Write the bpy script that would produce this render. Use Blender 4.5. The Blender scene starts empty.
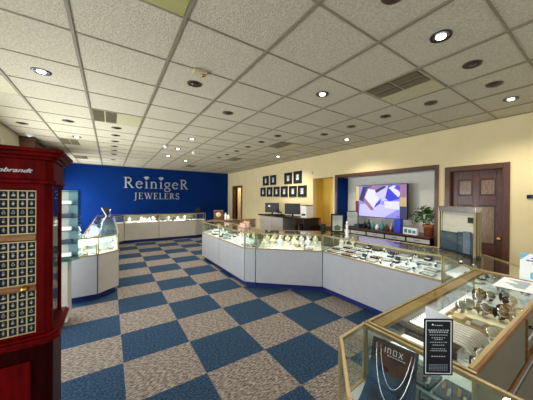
import bpy, math, random
from mathutils import Vector, Matrix
random.seed(7)
SC = bpy.context.scene
COL = SC.collection
PI = math.pi
CEIL = 2.77
# ------------------------------------------------------------------ materials
def _nodes(name):
    m = bpy.data.materials.new(name); m.use_nodes = True
    nt = m.node_tree; b = nt.nodes['Principled BSDF']
    return m, nt, b
def mat(name, c, rough=.5, metal=0, var=.06, scale=30, bump=0, bscale=60, coat=0, stretch=None, c2=None, emit=None, es=0, spec=None):
    """principled surface whose colour wanders a little through a noise texture"""
    m, nt, b = _nodes(name)
    tc = nt.nodes.new('ShaderNodeTexCoord'); mp = nt.nodes.new('ShaderNodeMapping')
    nt.links.new(tc.outputs['Object'], mp.inputs['Vector'])
    if stretch: mp.inputs['Scale'].default_value = stretch
    n = nt.nodes.new('ShaderNodeTexNoise'); n.inputs['Scale'].default_value = scale; n.inputs['Detail'].default_value = 3
    nt.links.new(mp.outputs[0], n.inputs['Vector'])
    r = nt.nodes.new('ShaderNodeValToRGB')
    a = [max(0, x * (1 - var)) for x in c]; z = [min(1, x * (1 + var)) for x in c]
    if c2: a, z = list(c), list(c2)
    r.color_ramp.elements[0].position = .35; r.color_ramp.elements[1].position = .65
    r.color_ramp.elements[0].color = (*a, 1); r.color_ramp.elements[1].color = (*z, 1)
    nt.links.new(n.outputs['Fac'], r.inputs['Fac']); nt.links.new(r.outputs['Color'], b.inputs['Base Color'])
    b.inputs['Roughness'].default_value = rough; b.inputs['Metallic'].default_value = metal
    if coat: b.inputs['Coat Weight'].default_value = coat; b.inputs['Coat Roughness'].default_value = .12
    if spec is not None: b.inputs['Specular IOR Level'].default_value = spec
    if bump:
        n2 = nt.nodes.new('ShaderNodeTexNoise'); n2.inputs['Scale'].default_value = bscale
        nt.links.new(mp.outputs[0], n2.inputs['Vector'])
        bp = nt.nodes.new('ShaderNodeBump'); bp.inputs['Strength'].default_value = bump; bp.inputs['Distance'].default_value = .01
        nt.links.new(n2.outputs['Fac'], bp.inputs['Height']); nt.links.new(bp.outputs[0], b.inputs['Normal'])
    if emit:
        b.inputs['Emission Color'].default_value = (*emit, 1); b.inputs['Emission Strength'].default_value = es
    return m
def glass(name, tint=(.955, .985, .975), ior=1.45, rough=.0, extra=0.0):
    m = bpy.data.materials.new(name); m.use_nodes = True; nt = m.node_tree; nt.nodes.clear()
    out = nt.nodes.new('ShaderNodeOutputMaterial'); mx = nt.nodes.new('ShaderNodeMixShader')
    t = nt.nodes.new('ShaderNodeBsdfTransparent'); t.inputs['Color'].default_value = (*tint, 1)
    g = nt.nodes.new('ShaderNodeBsdfGlossy'); g.inputs['Roughness'].default_value = rough
    f = nt.nodes.new('ShaderNodeFresnel'); f.inputs['IOR'].default_value = ior
    ge = nt.nodes.new('ShaderNodeNewGeometry'); im = nt.nodes.new('ShaderNodeMapRange')   # same reflectance on both sides of a pane
    im.inputs['To Min'].default_value = ior; im.inputs['To Max'].default_value = 1 / ior
    nt.links.new(ge.outputs['Backfacing'], im.inputs['Value']); nt.links.new(im.outputs[0], f.inputs['IOR'])
    ad = nt.nodes.new('ShaderNodeMath'); ad.operation = 'ADD'; ad.use_clamp = True; ad.inputs[1].default_value = extra
    nt.links.new(f.outputs[0], ad.inputs[0]); nt.links.new(ad.outputs[0], mx.inputs[0])
    nt.links.new(t.outputs[0], mx.inputs[1]); nt.links.new(g.outputs[0], mx.inputs[2]); nt.links.new(mx.outputs[0], out.inputs['Surface'])
    return m
def emis(name, c, s):
    m, nt, b = _nodes(name)
    b.inputs['Base Color'].default_value = (*[x * .4 for x in c], 1)
    b.inputs['Emission Color'].default_value = (*c, 1); b.inputs['Emission Strength'].default_value = s
    return m
def s2l(r, g, b):
    f = lambda v: ((v / 255 + .055) / 1.055) ** 2.4 if v > 10 else v / 255 / 12.92
    return (f(r), f(g), f(b))

def carpet_mat():
    m, nt, b = _nodes('carpet_checker'); N = nt.nodes.new; L = nt.links.new
    geo = N('ShaderNodeNewGeometry'); sep = N('ShaderNodeSeparateXYZ'); L(geo.outputs['Position'], sep.inputs[0])
    def cell(o, off):
        s = N('ShaderNodeMath'); s.operation = 'SUBTRACT'; s.inputs[1].default_value = off; L(o, s.inputs[0])
        d = N('ShaderNodeMath'); d.operation = 'DIVIDE'; d.inputs[1].default_value = .6093; L(s.outputs[0], d.inputs[0])
        f = N('ShaderNodeMath'); f.operation = 'FLOOR'; L(d.outputs[0], f.inputs[0]); return f
    fx, fy = cell(sep.outputs[0], .113), cell(sep.outputs[1], 1.627)
    a = N('ShaderNodeMath'); L(fx.outputs[0], a.inputs[0]); L(fy.outputs[0], a.inputs[1])
    md = N('ShaderNodeMath'); md.operation = 'FLOORED_MODULO'; md.inputs[1].default_value = 2; L(a.outputs[0], md.inputs[0])
    # loop-pile streaks
    mp = N('ShaderNodeMapping'); mp.inputs['Rotation'].default_value = (0, 0, .9); mp.inputs['Scale'].default_value = (1, 3.2, 1)
    L(geo.outputs['Position'], mp.inputs[0])
    n = N('ShaderNodeTexNoise'); n.inputs['Scale'].default_value = 26; n.inputs['Detail'].default_value = 6; n.inputs['Roughness'].default_value = .75
    L(mp.outputs[0], n.inputs['Vector'])
    tan = N('ShaderNodeValToRGB'); e = tan.color_ramp.elements
    e[0].position = .38; e[0].color = (*s2l(52, 47, 44), 1); e[1].position = .62; e[1].color = (*s2l(168, 156, 144), 1)
    k = e.new(.5); k.color = (*s2l(112, 104, 98), 1)
    L(n.outputs['Fac'], tan.inputs[0])
    n2 = N('ShaderNodeTexNoise'); n2.inputs['Scale'].default_value = 60; n2.inputs['Detail'].default_value = 5; L(geo.outputs['Position'], n2.inputs['Vector'])
    bl = N('ShaderNodeValToRGB'); e = bl.color_ramp.elements
    e[0].position = .35; e[0].color = (*s2l(16, 34, 52), 1); e[1].position = .68; e[1].color = (*s2l(54, 78, 102), 1)
    L(n2.outputs['Fac'], bl.inputs[0])
    mx = N('ShaderNodeMix'); mx.data_type = 'RGBA'; L(md.outputs[0], mx.inputs[0]); L(bl.outputs[0], mx.inputs[6]); L(tan.outputs[0], mx.inputs[7])
    L(mx.outputs[2], b.inputs['Base Color']); b.inputs['Roughness'].default_value = .95; b.inputs['Specular IOR Level'].default_value = .1
    bp = N('ShaderNodeBump'); bp.inputs['Strength'].default_value = .5; bp.inputs['Distance'].default_value = .01
    L(n.outputs['Fac'], bp.inputs['Height']); L(bp.outputs[0], b.inputs['Normal'])
    return m

M = {}
M['carpet'] = carpet_mat()
M['ceiling'] = mat('ceiling_tile', s2l(206, 197, 172), .95, var=.12, scale=60, bump=.8, bscale=90, stretch=(1, 1, 1), spec=.1)
M['tbar'] = mat('ceiling_bar', s2l(140, 132, 108), .6, var=.04)
M['wall'] = mat('cream_paint', s2l(232, 214, 166), .8, var=.02, scale=3, spec=.2)
M['wall_left'] = mat('beige_paint', s2l(205, 200, 175), .8, var=.02, scale=3, spec=.2)
M['blue'] = mat('blue_paint', s2l(0, 42, 106), .75, var=.05, scale=2, spec=.1)
M['alcove'] = mat('alcove_grey_paint', s2l(226, 223, 212), .8, var=.02, scale=3)
M['yellow'] = mat('ochre_paint', s2l(226, 192, 84), .8, var=.02, scale=3)
M['ivory'] = mat('ivory_paint', s2l(226, 214, 180), .8, var=.02, scale=3)
M['walnut'] = mat('brown_trim_wood', s2l(84, 46, 22), .5, var=.18, scale=14, stretch=(8, 8, 1), coat=.2)
M['mahog'] = mat('mahogany_door_wood', s2l(58, 24, 10), .42, c2=s2l(96, 48, 26), scale=16, stretch=(6, 6, .7), coat=.15)
M['mahog2'] = mat('mahogany_panel_wood', s2l(92, 62, 40), .38, c2=s2l(138, 108, 80), scale=18, stretch=(6, 6, .7), coat=.25)
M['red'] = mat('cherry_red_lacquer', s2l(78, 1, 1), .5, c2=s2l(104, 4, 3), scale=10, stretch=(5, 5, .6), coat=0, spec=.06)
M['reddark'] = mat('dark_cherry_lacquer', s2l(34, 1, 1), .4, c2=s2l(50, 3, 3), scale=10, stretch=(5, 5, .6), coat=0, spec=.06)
M['laminate'] = mat('pale_grey_laminate', s2l(170, 172, 178), .45, var=.025, scale=8, spec=.3)
M['laminate2'] = mat('warm_grey_laminate', s2l(188, 182, 172), .45, var=.025, scale=8, spec=.3)
M['kick'] = mat('blue_toe_kick', s2l(10, 34, 112), .6, var=.1, scale=20)
M['gold'] = mat('satin_gold_frame', s2l(170, 150, 104), .38, metal=.5, var=.06, scale=20)
M['goldw'] = mat('gold_wood_valance', s2l(148, 118, 62), .45, var=.14, scale=10, stretch=(1, 8, 8))
M['orange'] = mat('orange_wood_rail', s2l(116, 70, 20), .5, c2=s2l(150, 102, 44), scale=12, stretch=(1, 10, 10), coat=.2)
M['deck'] = mat('white_deck', s2l(232, 236, 236), .5, var=.02)
M['door'] = mat('greige_sliding_door', s2l(118, 110, 88), .55, var=.04, scale=6)
M['glass'] = glass('case_glass')
M['glassg'] = glass('green_edge_glass', (.66, .88, .86), extra=.1)
M['acryl'] = glass('clear_acrylic', (.80, .88, .90), 1.5, extra=.04)
M['led'] = emis('led_strip', (1, .97, .9), 6)
M['white'] = mat('white_leatherette', s2l(240, 240, 236), .5, var=.02)
M['cream'] = mat('cream_leatherette', s2l(236, 228, 190), .55, var=.03)
M['brown'] = mat('brown_velvet', s2l(92, 56, 40), .8, var=.15)
M['black'] = mat('black_plastic', s2l(14, 14, 16), .5, var=.2, spec=.3)
M['blackv'] = mat('black_velvet', s2l(24, 26, 32), .9, var=.2)
M['navy'] = mat('navy_velvet', s2l(22, 40, 84), .8, var=.2)
M['teal'] = mat('teal_card', s2l(50, 140, 150), .5, var=.1)
M['silver'] = mat('silver_metal', (.72, .71, .69), .22, metal=1, var=.1)
M['pewter'] = mat('pewter_metal', s2l(176, 166, 150), .28, metal=.9, var=.2, scale=200)
M['steel'] = mat('steel_dark', s2l(70, 70, 74), .3, metal=.9, var=.1)
M['brass'] = mat('polished_brass', s2l(214, 168, 84), .2, metal=1, var=.05)
M['gem'] = mat('pale_gemstone', s2l(230, 240, 245), .05, var=.05)
M['copper'] = mat('copper_trim', s2l(104, 74, 54), .4, metal=.5, var=.1)
M['canw'] = mat('white_trim', s2l(225, 220, 210), .5, var=.03)
M['cand'] = mat('dark_reflector', s2l(34, 28, 26), .4, metal=.3, var=.2)
M['bulb'] = emis('lit_bulb', (1, .97, .9), 9)
M['bulb0'] = mat('unlit_bulb', s2l(70, 60, 54), .2)
M['grille'] = mat('dark_vent_slats', s2l(132, 124, 90), .6, var=.15)
M['ventw'] = mat('yellowed_vent_panel', s2l(196, 186, 146), .6, var=.06)
M['paper'] = mat('white_paper', s2l(238, 240, 240), .7, var=.01)
M['terra'] = mat('terracotta', s2l(168, 92, 52), .7, var=.1)
M['leaf'] = mat('green_leaf', s2l(20, 64, 18), .6, c2=s2l(54, 112, 36), scale=20)
M['leafs'] = mat('green_stem', s2l(70, 100, 50), .6)
M['soil'] = mat('dark_soil', s2l(50, 36, 26), .9, bump=.5)
M['bagblue'] = mat('royal_blue_paper', s2l(30, 60, 200), .45, var=.05)
M['dwood'] = mat('dark_clock_wood', s2l(96, 62, 36), .4, var=.2, scale=14, stretch=(4, 4, 1))
M['lettr'] = mat('brushed_silver_letter', s2l(176, 184, 190), .35, metal=.35, var=.03)
M['pink'] = mat('pink_glaze', s2l(214, 176, 164), .5, var=.05)
M['dim'] = mat('slate_blue_fabric', s2l(44, 62, 80), .6, var=.12, scale=12)
M['warmcream'] = mat('warm_cream', s2l(240, 224, 204), .5, var=.02)  # ornament face, and the bright reflection modelled in the display box
M['olive'] = mat('olive_brass_frame', s2l(132, 118, 84), .35, metal=.5, var=.08)
M['skin'] = mat('printed_bronze_tone', s2l(92, 48, 34), .7, c2=s2l(30, 22, 26), scale=12, spec=.15)
M['print'] = mat('printed_teal_tone', s2l(8, 26, 46), .7, c2=s2l(40, 92, 126), scale=7, spec=.15)
M['txt'] = mat('white_print', s2l(235, 238, 240), .6, var=0)
M['txtg'] = mat('grey_print', s2l(150, 165, 172), .6, var=0)
M['txtp'] = mat('violet_print', s2l(90, 86, 160), .6, var=0)
M['txtb'] = mat('sky_blue_print', s2l(120, 186, 222), .6, var=.1)
M['greyb'] = mat('grey_blue_reflection', s2l(104, 116, 132), .6)  # pale block of the reflection modelled in the display box
M['charm'] = mat('dull_silver_charm', s2l(168, 170, 168), .4, metal=.3)
M['mould'] = mat('dark_moulding_wood', s2l(34, 12, 6), .4, var=.15)
M['frost'] = mat('pale_teal_backing', s2l(122, 152, 160), .4, var=.04)
M['olivep'] = mat('yellowed_diffuser', s2l(178, 172, 108), .5, var=.08, scale=4)
M['rib'] = mat('pale_silver_links', s2l(232, 226, 222), .35, metal=.25, var=.12, scale=160)
M['rampg'] = mat('taupe_suede', s2l(20, 17, 15), .9)
M['pillow'] = mat('grey_suede', s2l(58, 60, 66), .8, var=.1)
M['skirt'] = mat('cream_baseboard', s2l(214, 204, 176), .5)

# ------------------------------------------------------------------ mesh builder
class MB:
    def __init__(s): s.v = []; s.f = []; s.mi = []; s.k = 0; s.smooth = []
    def _add(s, vs, fs, sm=False):
        o = len(s.v); s.v += [Vector(v) for v in vs]
        for f in fs: s.f.append([o + i for i in f]); s.mi.append(s.k); s.smooth.append(sm)
        return s
    def box(s, x0, y0, z0, x1, y1, z1):
        v = [(x0,y0,z0),(x1,y0,z0),(x1,y1,z0),(x0,y1,z0),(x0,y0,z1),(x1,y0,z1),(x1,y1,z1),(x0,y1,z1)]
        return s._add(v, [(0,3,2,1),(4,5,6,7),(0,1,5,4),(1,2,6,5),(2,3,7,6),(3,0,4,7)])
    def obox(s, c, ax, ay, az):
        c, ax, ay, az = map(Vector, (c, ax, ay, az))
        v = [c - ax - ay - az, c + ax - ay - az, c + ax + ay - az, c - ax + ay - az, c - ax - ay + az, c + ax - ay + az, c + ax + ay + az, c - ax + ay + az]
        return s._add(v, [(0,3,2,1),(4,5,6,7),(0,1,5,4),(1,2,6,5),(2,3,7,6),(3,0,4,7)])
    def bar(s, p, q, w, h, inset=0):
        """box section from p to q; w across (horizontal), h up"""
        p, q = Vector(p), Vector(q); d = (q - p); L = d.length
        if L < 1e-6: return s
        d.normalize(); p = p + d * inset; q = q - d * inset; L = (q - p).length
        up = Vector((0, 0, 1))
        if abs(d.z) > .99: up = Vector((0, 1, 0))
        sx = d.cross(up).normalized(); uz = sx.cross(d).normalized()
        return s.obox((p + q) / 2, d * L / 2, sx * w / 2, uz * h / 2)
    def prism(s, poly, z0, z1):
        a = sum(poly[i][0] * poly[(i+1) % len(poly)][1] - poly[(i+1) % len(poly)][0] * poly[i][1] for i in range(len(poly)))
        if a < 0: poly = poly[::-1]
        n = len(poly); v = [(p[0], p[1], z0) for p in poly] + [(p[0], p[1], z1) for p in poly]
        return s._add(v, [tuple(range(n))[::-1], tuple(range(n, 2 * n))] + [(i, (i+1) % n, n + (i+1) % n, n + i) for i in range(n)])
    def plate(s, pts, nrm, t):
        """flat polygon of 3-D points given thickness t along nrm"""
        nrm = Vector(nrm).normalized(); n = len(pts); P = [Vector(p) for p in pts]
        fn = (P[1] - P[0]).cross(P[2] - P[1])
        if fn.dot(nrm) < 0: P = P[::-1]
        v = [p for p in P] + [p + nrm * t for p in P]
        return s._add(v, [tuple(range(n))[::-1], tuple(range(n, 2 * n))] + [(i, (i+1) % n, n + (i+1) % n, n + i) for i in range(n)])
    def lathe(s, prof, c=(0, 0, 0), seg=20, ax=(0, 0, 1), sx=1, sy=1):
        c = Vector(c); q = Vector((0, 0, 1)).rotation_difference(Vector(ax)); n = len(prof); v = []
        for r, z in prof:
            for k in range(seg):
                a = 2 * PI * k / seg; v.append(c + q @ Vector((r * math.cos(a) * sx, r * math.sin(a) * sy, z)))
        f = [(i * seg + k, i * seg + (k+1) % seg, (i+1) * seg + (k+1) % seg, (i+1) * seg + k) for i in range(n - 1) for k in range(seg)]
        f += [tuple(range(seg))[::-1], tuple(range((n-1) * seg, n * seg))]
        return s._add(v, f, seg > 8)
    def cyl(s, c, r, z0, z1, seg=16, ax=(0, 0, 1)): return s.lathe([(r, z0), (r, z1)], c, seg, ax)
    def tube(s, pts, r, seg=6, closed=False):
        P = [Vector(p) for p in pts]; n = len(P); v = []
        for i, p in enumerate(P):
            a = P[(i-1) % n] if closed or i else P[i]; b = P[(i+1) % n] if closed or i < n - 1 else P[i]
            d = (b - a).normalized(); u = d.cross(Vector((.13, .29, .95))).normalized(); w = d.cross(u)
            for k in range(seg):
                t = 2 * PI * k / seg; v.append(p + (u * math.cos(t) + w * math.sin(t)) * r)
        f = []
        for i in range(n if closed else n - 1):
            j = (i + 1) % n
            f += [(i * seg + k, i * seg + (k+1) % seg, j * seg + (k+1) % seg, j * seg + k) for k in range(seg)]
        if not closed: f += [tuple(range(seg))[::-1], tuple(range((n-1) * seg, n * seg))]
        return s._add(v, f, True)
    def ring(s, c, R, r, ax=(0, 0, 1), n=16, seg=5):
        q = Vector((0, 0, 1)).rotation_difference(Vector(ax)); c = Vector(c)
        return s.tube([c + q @ Vector((R * math.cos(2*PI*i/n), R * math.sin(2*PI*i/n), 0)) for i in range(n)], r, seg, True)
    def ball(s, c, r, seg=10, sz=1):
        n = 6; return s.lathe([(max(1e-4, r * math.sin(PI * i / n)), -r * sz * math.cos(PI * i / n)) for i in range(n + 1)], c, seg)
    def build(s, name, mats, parent=None, bevel=0):
        me = bpy.data.meshes.new(name)
        org = Vector((0, 0, 0)); p = parent
        while p is not None: org += p.location; p = p.parent
        me.from_pydata([v - org for v in s.v], [], s.f); me.update()
        if not isinstance(mats, (list, tuple)): mats = [mats]
        for m in mats: me.materials.append(m)
        for i, pl in enumerate(me.polygons): pl.material_index = s.mi[i]; pl.use_smooth = s.smooth[i]
        o = bpy.data.objects.new(name, me); COL.objects.link(o)
        if parent is not None: o.parent = parent
        if bevel:
            b = o.modifiers.new('bevel', 'BEVEL'); b.width = bevel; b.segments = 2; b.limit_method = 'ANGLE'
        return o
def thing(name, label, cat, loc=(0, 0, 0), group=None):
    o = bpy.data.objects.new(name, None); COL.objects.link(o); o.location = loc; o.empty_display_size = .05
    return tag(o, label, cat, group)
def tag(o, label, cat, group=None):
    o['label'] = label; o['category'] = cat
    if group: o['group'] = group
    return o
def struct(o): o['kind'] = 'structure'; return o
def part(mb, name, m, parent, bevel=0, label=None):
    o = mb.build(name, m, parent, bevel)
    if label: o['label'] = label
    return o
used = set()
def place(root, loc, rz=0, label=None, group=None):
    """first call uses the thing itself, later calls copy it with its parts and sub-parts"""
    if root.name in used:
        r = root.copy(); COL.objects.link(r)
        for ch in root.children:
            c = ch.copy(); COL.objects.link(c); c.parent = r
            for g in ch.children:
                d = g.copy(); COL.objects.link(d); d.parent = c
    else: r = root; used.add(root.name)
    r.location = loc; r.rotation_euler = (0, 0, rz)
    if label: r['label'] = label
    if group: r['group'] = group
    return r
ORD = ['', 'first', 'second', 'third', 'fourth', 'fifth', 'sixth', 'seventh', 'eighth', 'ninth', 'tenth', 'eleventh', 'twelfth', 'thirteenth']

# ------------------------------------------------------------------ camera
YAW, PITCH, ROLL, FPX, PX, PY, EYE = .6305, -.0035, .0071, 245.93, 289.03, 200.0, 1.59
cy_, sy_ = math.cos(YAW), math.sin(YAW); cp_, sp_ = math.cos(PITCH), math.sin(PITCH)
fw = Vector((sy_ * cp_, cy_ * cp_, sp_)); r0 = Vector((cy_, -sy_, 0)); u0 = r0.cross(fw)
rt = r0 * math.cos(ROLL) + u0 * math.sin(ROLL); up = -r0 * math.sin(ROLL) + u0 * math.cos(ROLL)
cam = bpy.data.cameras.new('camera'); camo = bpy.data.objects.new('camera', cam); COL.objects.link(camo)
cam.sensor_fit = 'HORIZONTAL'; cam.sensor_width = 36; cam.lens = FPX * 36 / 533
cam.shift_x = -(PX - 266.5) / 533; cam.shift_y = (PY - 200) / 533; cam.clip_start = .02
mw = Matrix(((rt.x, up.x, -fw.x, 0), (rt.y, up.y, -fw.y, 0), (rt.z, up.z, -fw.z, EYE), (0, 0, 0, 1)))
camo.matrix_world = mw; SC.camera = camo

# ------------------------------------------------------------------ the room
XL, XR, YB, YF = -1.4, 4.5, -2.7, 11.05
MB_ = MB
struct(MB().box(XL - .15, YB - .15, -.1, 5.9, YF + .15, 0).build('floor', M['carpet']))
struct(MB().box(XL - .15, YB - .15, CEIL, XR + .5, YF + .15, CEIL + .08).build('ceiling', M['ceiling']))
g = MB()
for i in range(-1, 9):
    x = -.2146 + .61 * (i - 1)
    if XL < x < XR: g.box(x - .0105, YB, CEIL - .011, x + .0105, YF, CEIL)
for j in range(-7, 17):
    y = 1.098 + .61 * j
    if YB < y < YF: g.box(XL, y - .0075, CEIL - .005, XR, y + .0075, CEIL)
g.box(XL, YF - .02, CEIL - .012, XR, YF, CEIL); g.box(XR - .02, YB, CEIL - .012, XR, YF, CEIL); g.box(XL, YB, CEIL - .012, XL + .02, YF, CEIL)
struct(g.build('trim_1', M['tbar']))
struct(MB().box(XL - .15, YF, 0, XR + .5, YF + .15, CEIL).build('wall_far', M['blue']))
# right wall with its openings: door, television alcove, niche, corridor doorway
DY0, DY1, DZ = 1.02, 1.70, 2.06
AY0, AY1, AZ = 1.93, 4.17, 2.13
NY0, NY1, NZ = 4.31, 5.05, 2.155
CY0, CY1, CZ = 9.56, 10.4, 2.08
w = MB()
for a, b in ((YB, DY0), (DY1, AY0), (AY1, NY0), (NY1, CY0), (CY1, YF)): w.box(XR, a, 0, XR + .12, b, CEIL)
for a, b, z in ((DY0, DY1, DZ), (AY0, AY1, AZ), (NY0, NY1, NZ), (CY0, CY1, CZ)): w.box(XR, a, z, XR + .12, b, CEIL)
struct(w.build('wall_right', M['wall']))
w = MB()
w.box(4.9, AY0 - .1, 0, 5.0, AY1 + .1, CEIL); w.box(4.62, AY0 - .1, 0, 4.9, AY0, CEIL); w.box(4.62, AY0, AZ, 4.9, AY1, AZ + .1)
w.k = 1; w.box(4.622, AY1, 0, 4.9, AY1 + .06, AZ); w.box(XR + .122, AY1 - .001, 0, 4.899, AY1, AZ)
struct(w.build('wall_alcove', [M['alcove'], M['blue']]))
struct(MB().box(XR + .002, AY1 - .004, 0, XR + .121, AY1 - .0005, AZ).build('trim_8', M['blue']))
w = MB(); w.box(4.86, NY0 - .02, 0, 4.96, NY1 + .05, NZ + .1); w.box(4.62, NY0 - .04, 0, 4.86, NY0, NZ + .1); w.box(4.62, NY1, 0, 4.86, NY1 + .05, NZ + .1); w.box(4.62, NY0, NZ, 4.86, NY1, NZ + .1)
struct(w.build('wall_niche', M['yellow']))
w = MB(); w.box(5.7, CY0 - .4, 0, 5.8, YF + .15, CEIL); w.box(4.62, CY0 - .1, 0, 5.7, CY0, CEIL); w.box(4.62, YF, 0, 5.7, YF + .15, CEIL); w.box(4.62, CY0, CEIL - .2, 5.7, YF, CEIL)
struct(w.build('wall_corridor', M['ivory']))
added_windows = [(-1.9, -.2), (.3, 2.3), (2.9, 4.7), (5.0, 6.7), (9.1, 10.8)]; w = MB()  # unseen left windows, added to bring daylight to ceiling and far end
w.box(XL - .12, YB, 0, XL, YF, .5); w.box(XL - .12, YB, 2.05, XL, YF, CEIL)
for a, b in ((YB, -1.9), (-.2, .3), (2.3, 2.9), (4.7, 5.0), (6.7, 9.1), (10.8, YF)): w.box(XL - .12, a, .5, XL, b, 2.05)
struct(w.build('wall_left', M['wall_left']))
for n, (a, b) in enumerate(added_windows, 4):
    f = MB()
    for q in ((a, .5, a + .04, 2.05), (b - .04, .5, b, 2.05), (a + .04, .5, b - .04, .54), (a + .04, 2.01, b - .04, 2.05)): f.box(XL - .09, q[0], q[1], XL - .03, q[2], q[3])
    wo = struct(f.build('window_%d' % n, M['steel'])); part(MB().box(XL - .064, a + .04, .54, XL - .058, b - .04, 2.01), 'window_pane', M['glass'], wo)
# street side behind the photographer: wall with three tall shop windows
w = MB(); wz0, wz1 = .45, 2.5; wins = [(-1.15, .55), (.75, 2.45), (2.65, 4.3)]
w.box(XL - .12, YB - .12, 0, XR + .12, YB, wz0); w.box(XL - .12, YB - .12, wz1, XR + .12, YB, CEIL)
for a, b in ((XL - .12, -1.15), (.55, .75), (2.45, 2.65), (4.3, XR + .12)): w.box(a, YB - .12, wz0, b, YB, wz1)
struct(w.build('wall_street', M['ivory']))
for n, (a, b) in enumerate(wins, 1):
    f = MB(); zc = 1.0
    for q in ((a, wz0, a + .04, wz1), (b - .04, wz0, b, wz1), (a, wz0, b, wz0 + .04), (a, wz1 - .04, b, wz1), (a, zc, b, zc + .04)): f.box(q[0], YB - .09, q[1], q[2], YB - .03, q[3])
    wo = struct(f.build('window_%d' % n, M['steel']))
    part(MB().box(a + .04, YB - .064, wz0 + .04, b - .04, YB - .058, wz1 - .04), 'window_pane', M['glass'], wo)
# trims
def casing(n, y0, y1, z, wdt=.085, m='walnut', z0=0, depth=.12, out=.025):
    t = MB(); x0, x1 = XR - out, XR
    t.box(x0, y0 - wdt, z0, x1, y0, z + wdt); t.box(x0, y1, z0, x1, y1 + wdt, z + wdt); t.box(x0, y0, z, x1, y1, z + wdt)
    t.box(x0, y0, z0, XR + depth, y0 + .012, z); t.box(x0, y1 - .012, z0, XR + depth, y1, z); t.box(x0, y0, z - .012, XR + depth, y1, z)
    return struct(t.build('trim_%d' % n, M[m], bevel=.004))
casing(2, DY0, DY1, DZ, .07)
t = MB(); z = AZ
t.box(XR - .025, AY0 - .06, 0, XR, AY0, z + .06); t.box(XR - .025, AY1, 0, XR, AY1 + .06, z + .06); t.box(XR - .025, AY0, z, XR, AY1, z + .06)
t.box(XR - .025, AY0, z - .012, XR + .12, AY1, z)
struct(t.build('trim_3', M['walnut'], bevel=.004))
casing(4, CY0, CY1, CZ, .07)
b = MB()
for a, c in ((YB, DY0 - .09), (NY1, CY0 - .08)): b.box(XR - .015, a, 0, XR, c, .1)
struct(b.build('baseboard_right', M['skirt'])); struct(MB().box(XL, YB, 0, XL + .015, YF, .1).build('baseboard_left', M['skirt']))

# six-panel mahogany door
dl = MB(); dx0, dx1 = XR + .05, XR + .09
dl.box(dx0 + .012, DY0 + .014, .005, dx1, DY1 - .014, DZ - .014)
W = DY1 - DY0 - .028; ya = DY0 + .014
cols = [(.08, .08 + (W - .24) / 2), (.16 + (W - .24) / 2, W - .08)]; rows = [(.2, .78), (.93, 1.52), (1.66, 1.92)]
ys = [0] + [v for c in cols for v in c] + [W]
for k in (0, 2, 4): dl.box(dx0, ya + ys[k], .005, dx0 + .013, ya + ys[k+1], DZ - .014)
zs = [.005] + [v for r in rows for v in r] + [DZ - .014]
for k in (0, 2, 4, 6):
    for a, b_ in ((.08, ys[2]), (ys[3], W - .08)): dl.box(dx0, ya + a, zs[k], dx0 + .0129, ya + b_, zs[k+1])
door1 = struct(dl.build('door_1', M['mahog'], bevel=.003))
for c in cols:
    for r in rows:
        mo = MB(); my0, my1, mx = ya + c[0], ya + c[1], dx0 + .006
        for q_ in ((my0, r[0], my1, r[0] + .02), (my0, r[1] - .02, my1, r[1]), (my0, r[0] + .02, my0 + .02, r[1] - .02), (my1 - .02, r[0] + .02, my1, r[1] - .02)): mo.box(dx0 + .001, q_[0], q_[1], mx, q_[2], q_[3])
        part(mo, 'panel_moulding', M['mould'], door1)
        p = MB(); p.box(dx0 + .004, ya + c[0] + .022, r[0] + .022, dx0 + .0125, ya + c[1] - .022, r[1] - .022)
        part(p, 'door_panel', M['mahog2'], door1, .006)
kb = MB(); kb.lathe([(.03, 0), (.03, .008), (.012, .012), (.012, .035), (.028, .045), (.033, .06), (.025, .075), (.005, .08)], (dx0, DY0 + .052, 1.04), 18, (-1, 0, 0))
part(kb, 'door_knob', M['brass'], door1, label='polished brass door knob')

# ------------------------------------------------------------------ ceiling fittings
def can(lit, copper=False):
    o = thing('recessed_light', '', 'ceiling light')
    part(MB().lathe([(.055, -.003), (.07, -.007), (.072, 0), (.055, 0)], (0, 0, 0), 28), 'trim_ring', M['copper'] if copper else M['steel'], o)
    part(MB().lathe([(.054, -.003), (.038, -.001), (.034, -.0005)], (0, 0, 0), 24), 'reflector', M['silver'] if lit else M['cand'], o)
    part(MB().lathe([(.034, -.004), (.03, -.01), (.015, -.016), (.002, -.018)], (0, 0, 0), 20), 'bulb', M['bulb'] if lit else M['bulb0'], o)
    return o
can_lit, can_off = can(True), can(False, True)
lit = {(-1, 3), (3, -1), (3, 1), (6, -1), (-1, 8), (2, 6), (2, 8), (2, 10), (3, 11), (6, 3), (6, 7)}
off = {(1, 2), (2, 3), (4, 4), (4, 5), (4, 6), (4, 7), (4, 8), (4, 9), (5, 1), (5, 2), (5, 3), (5, -1), (5, 0), (4, -1), (2, -1), (-1, 6), (0, 6), (0, 7), (0, 8), (0, 9), (0, 10), (0, 11), (0, 13), (-2, 7)}
cname = {-2: 'beside the left wall', -1: 'above the left showcases', 0: 'in the long row left of the aisle', 1: 'above the middle of the aisle', 2: 'right of the aisle', 3: 'over the front of the main showcases', 4: 'over the main showcases', 5: 'behind the main showcases', 6: 'beside the cream wall'}
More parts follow.
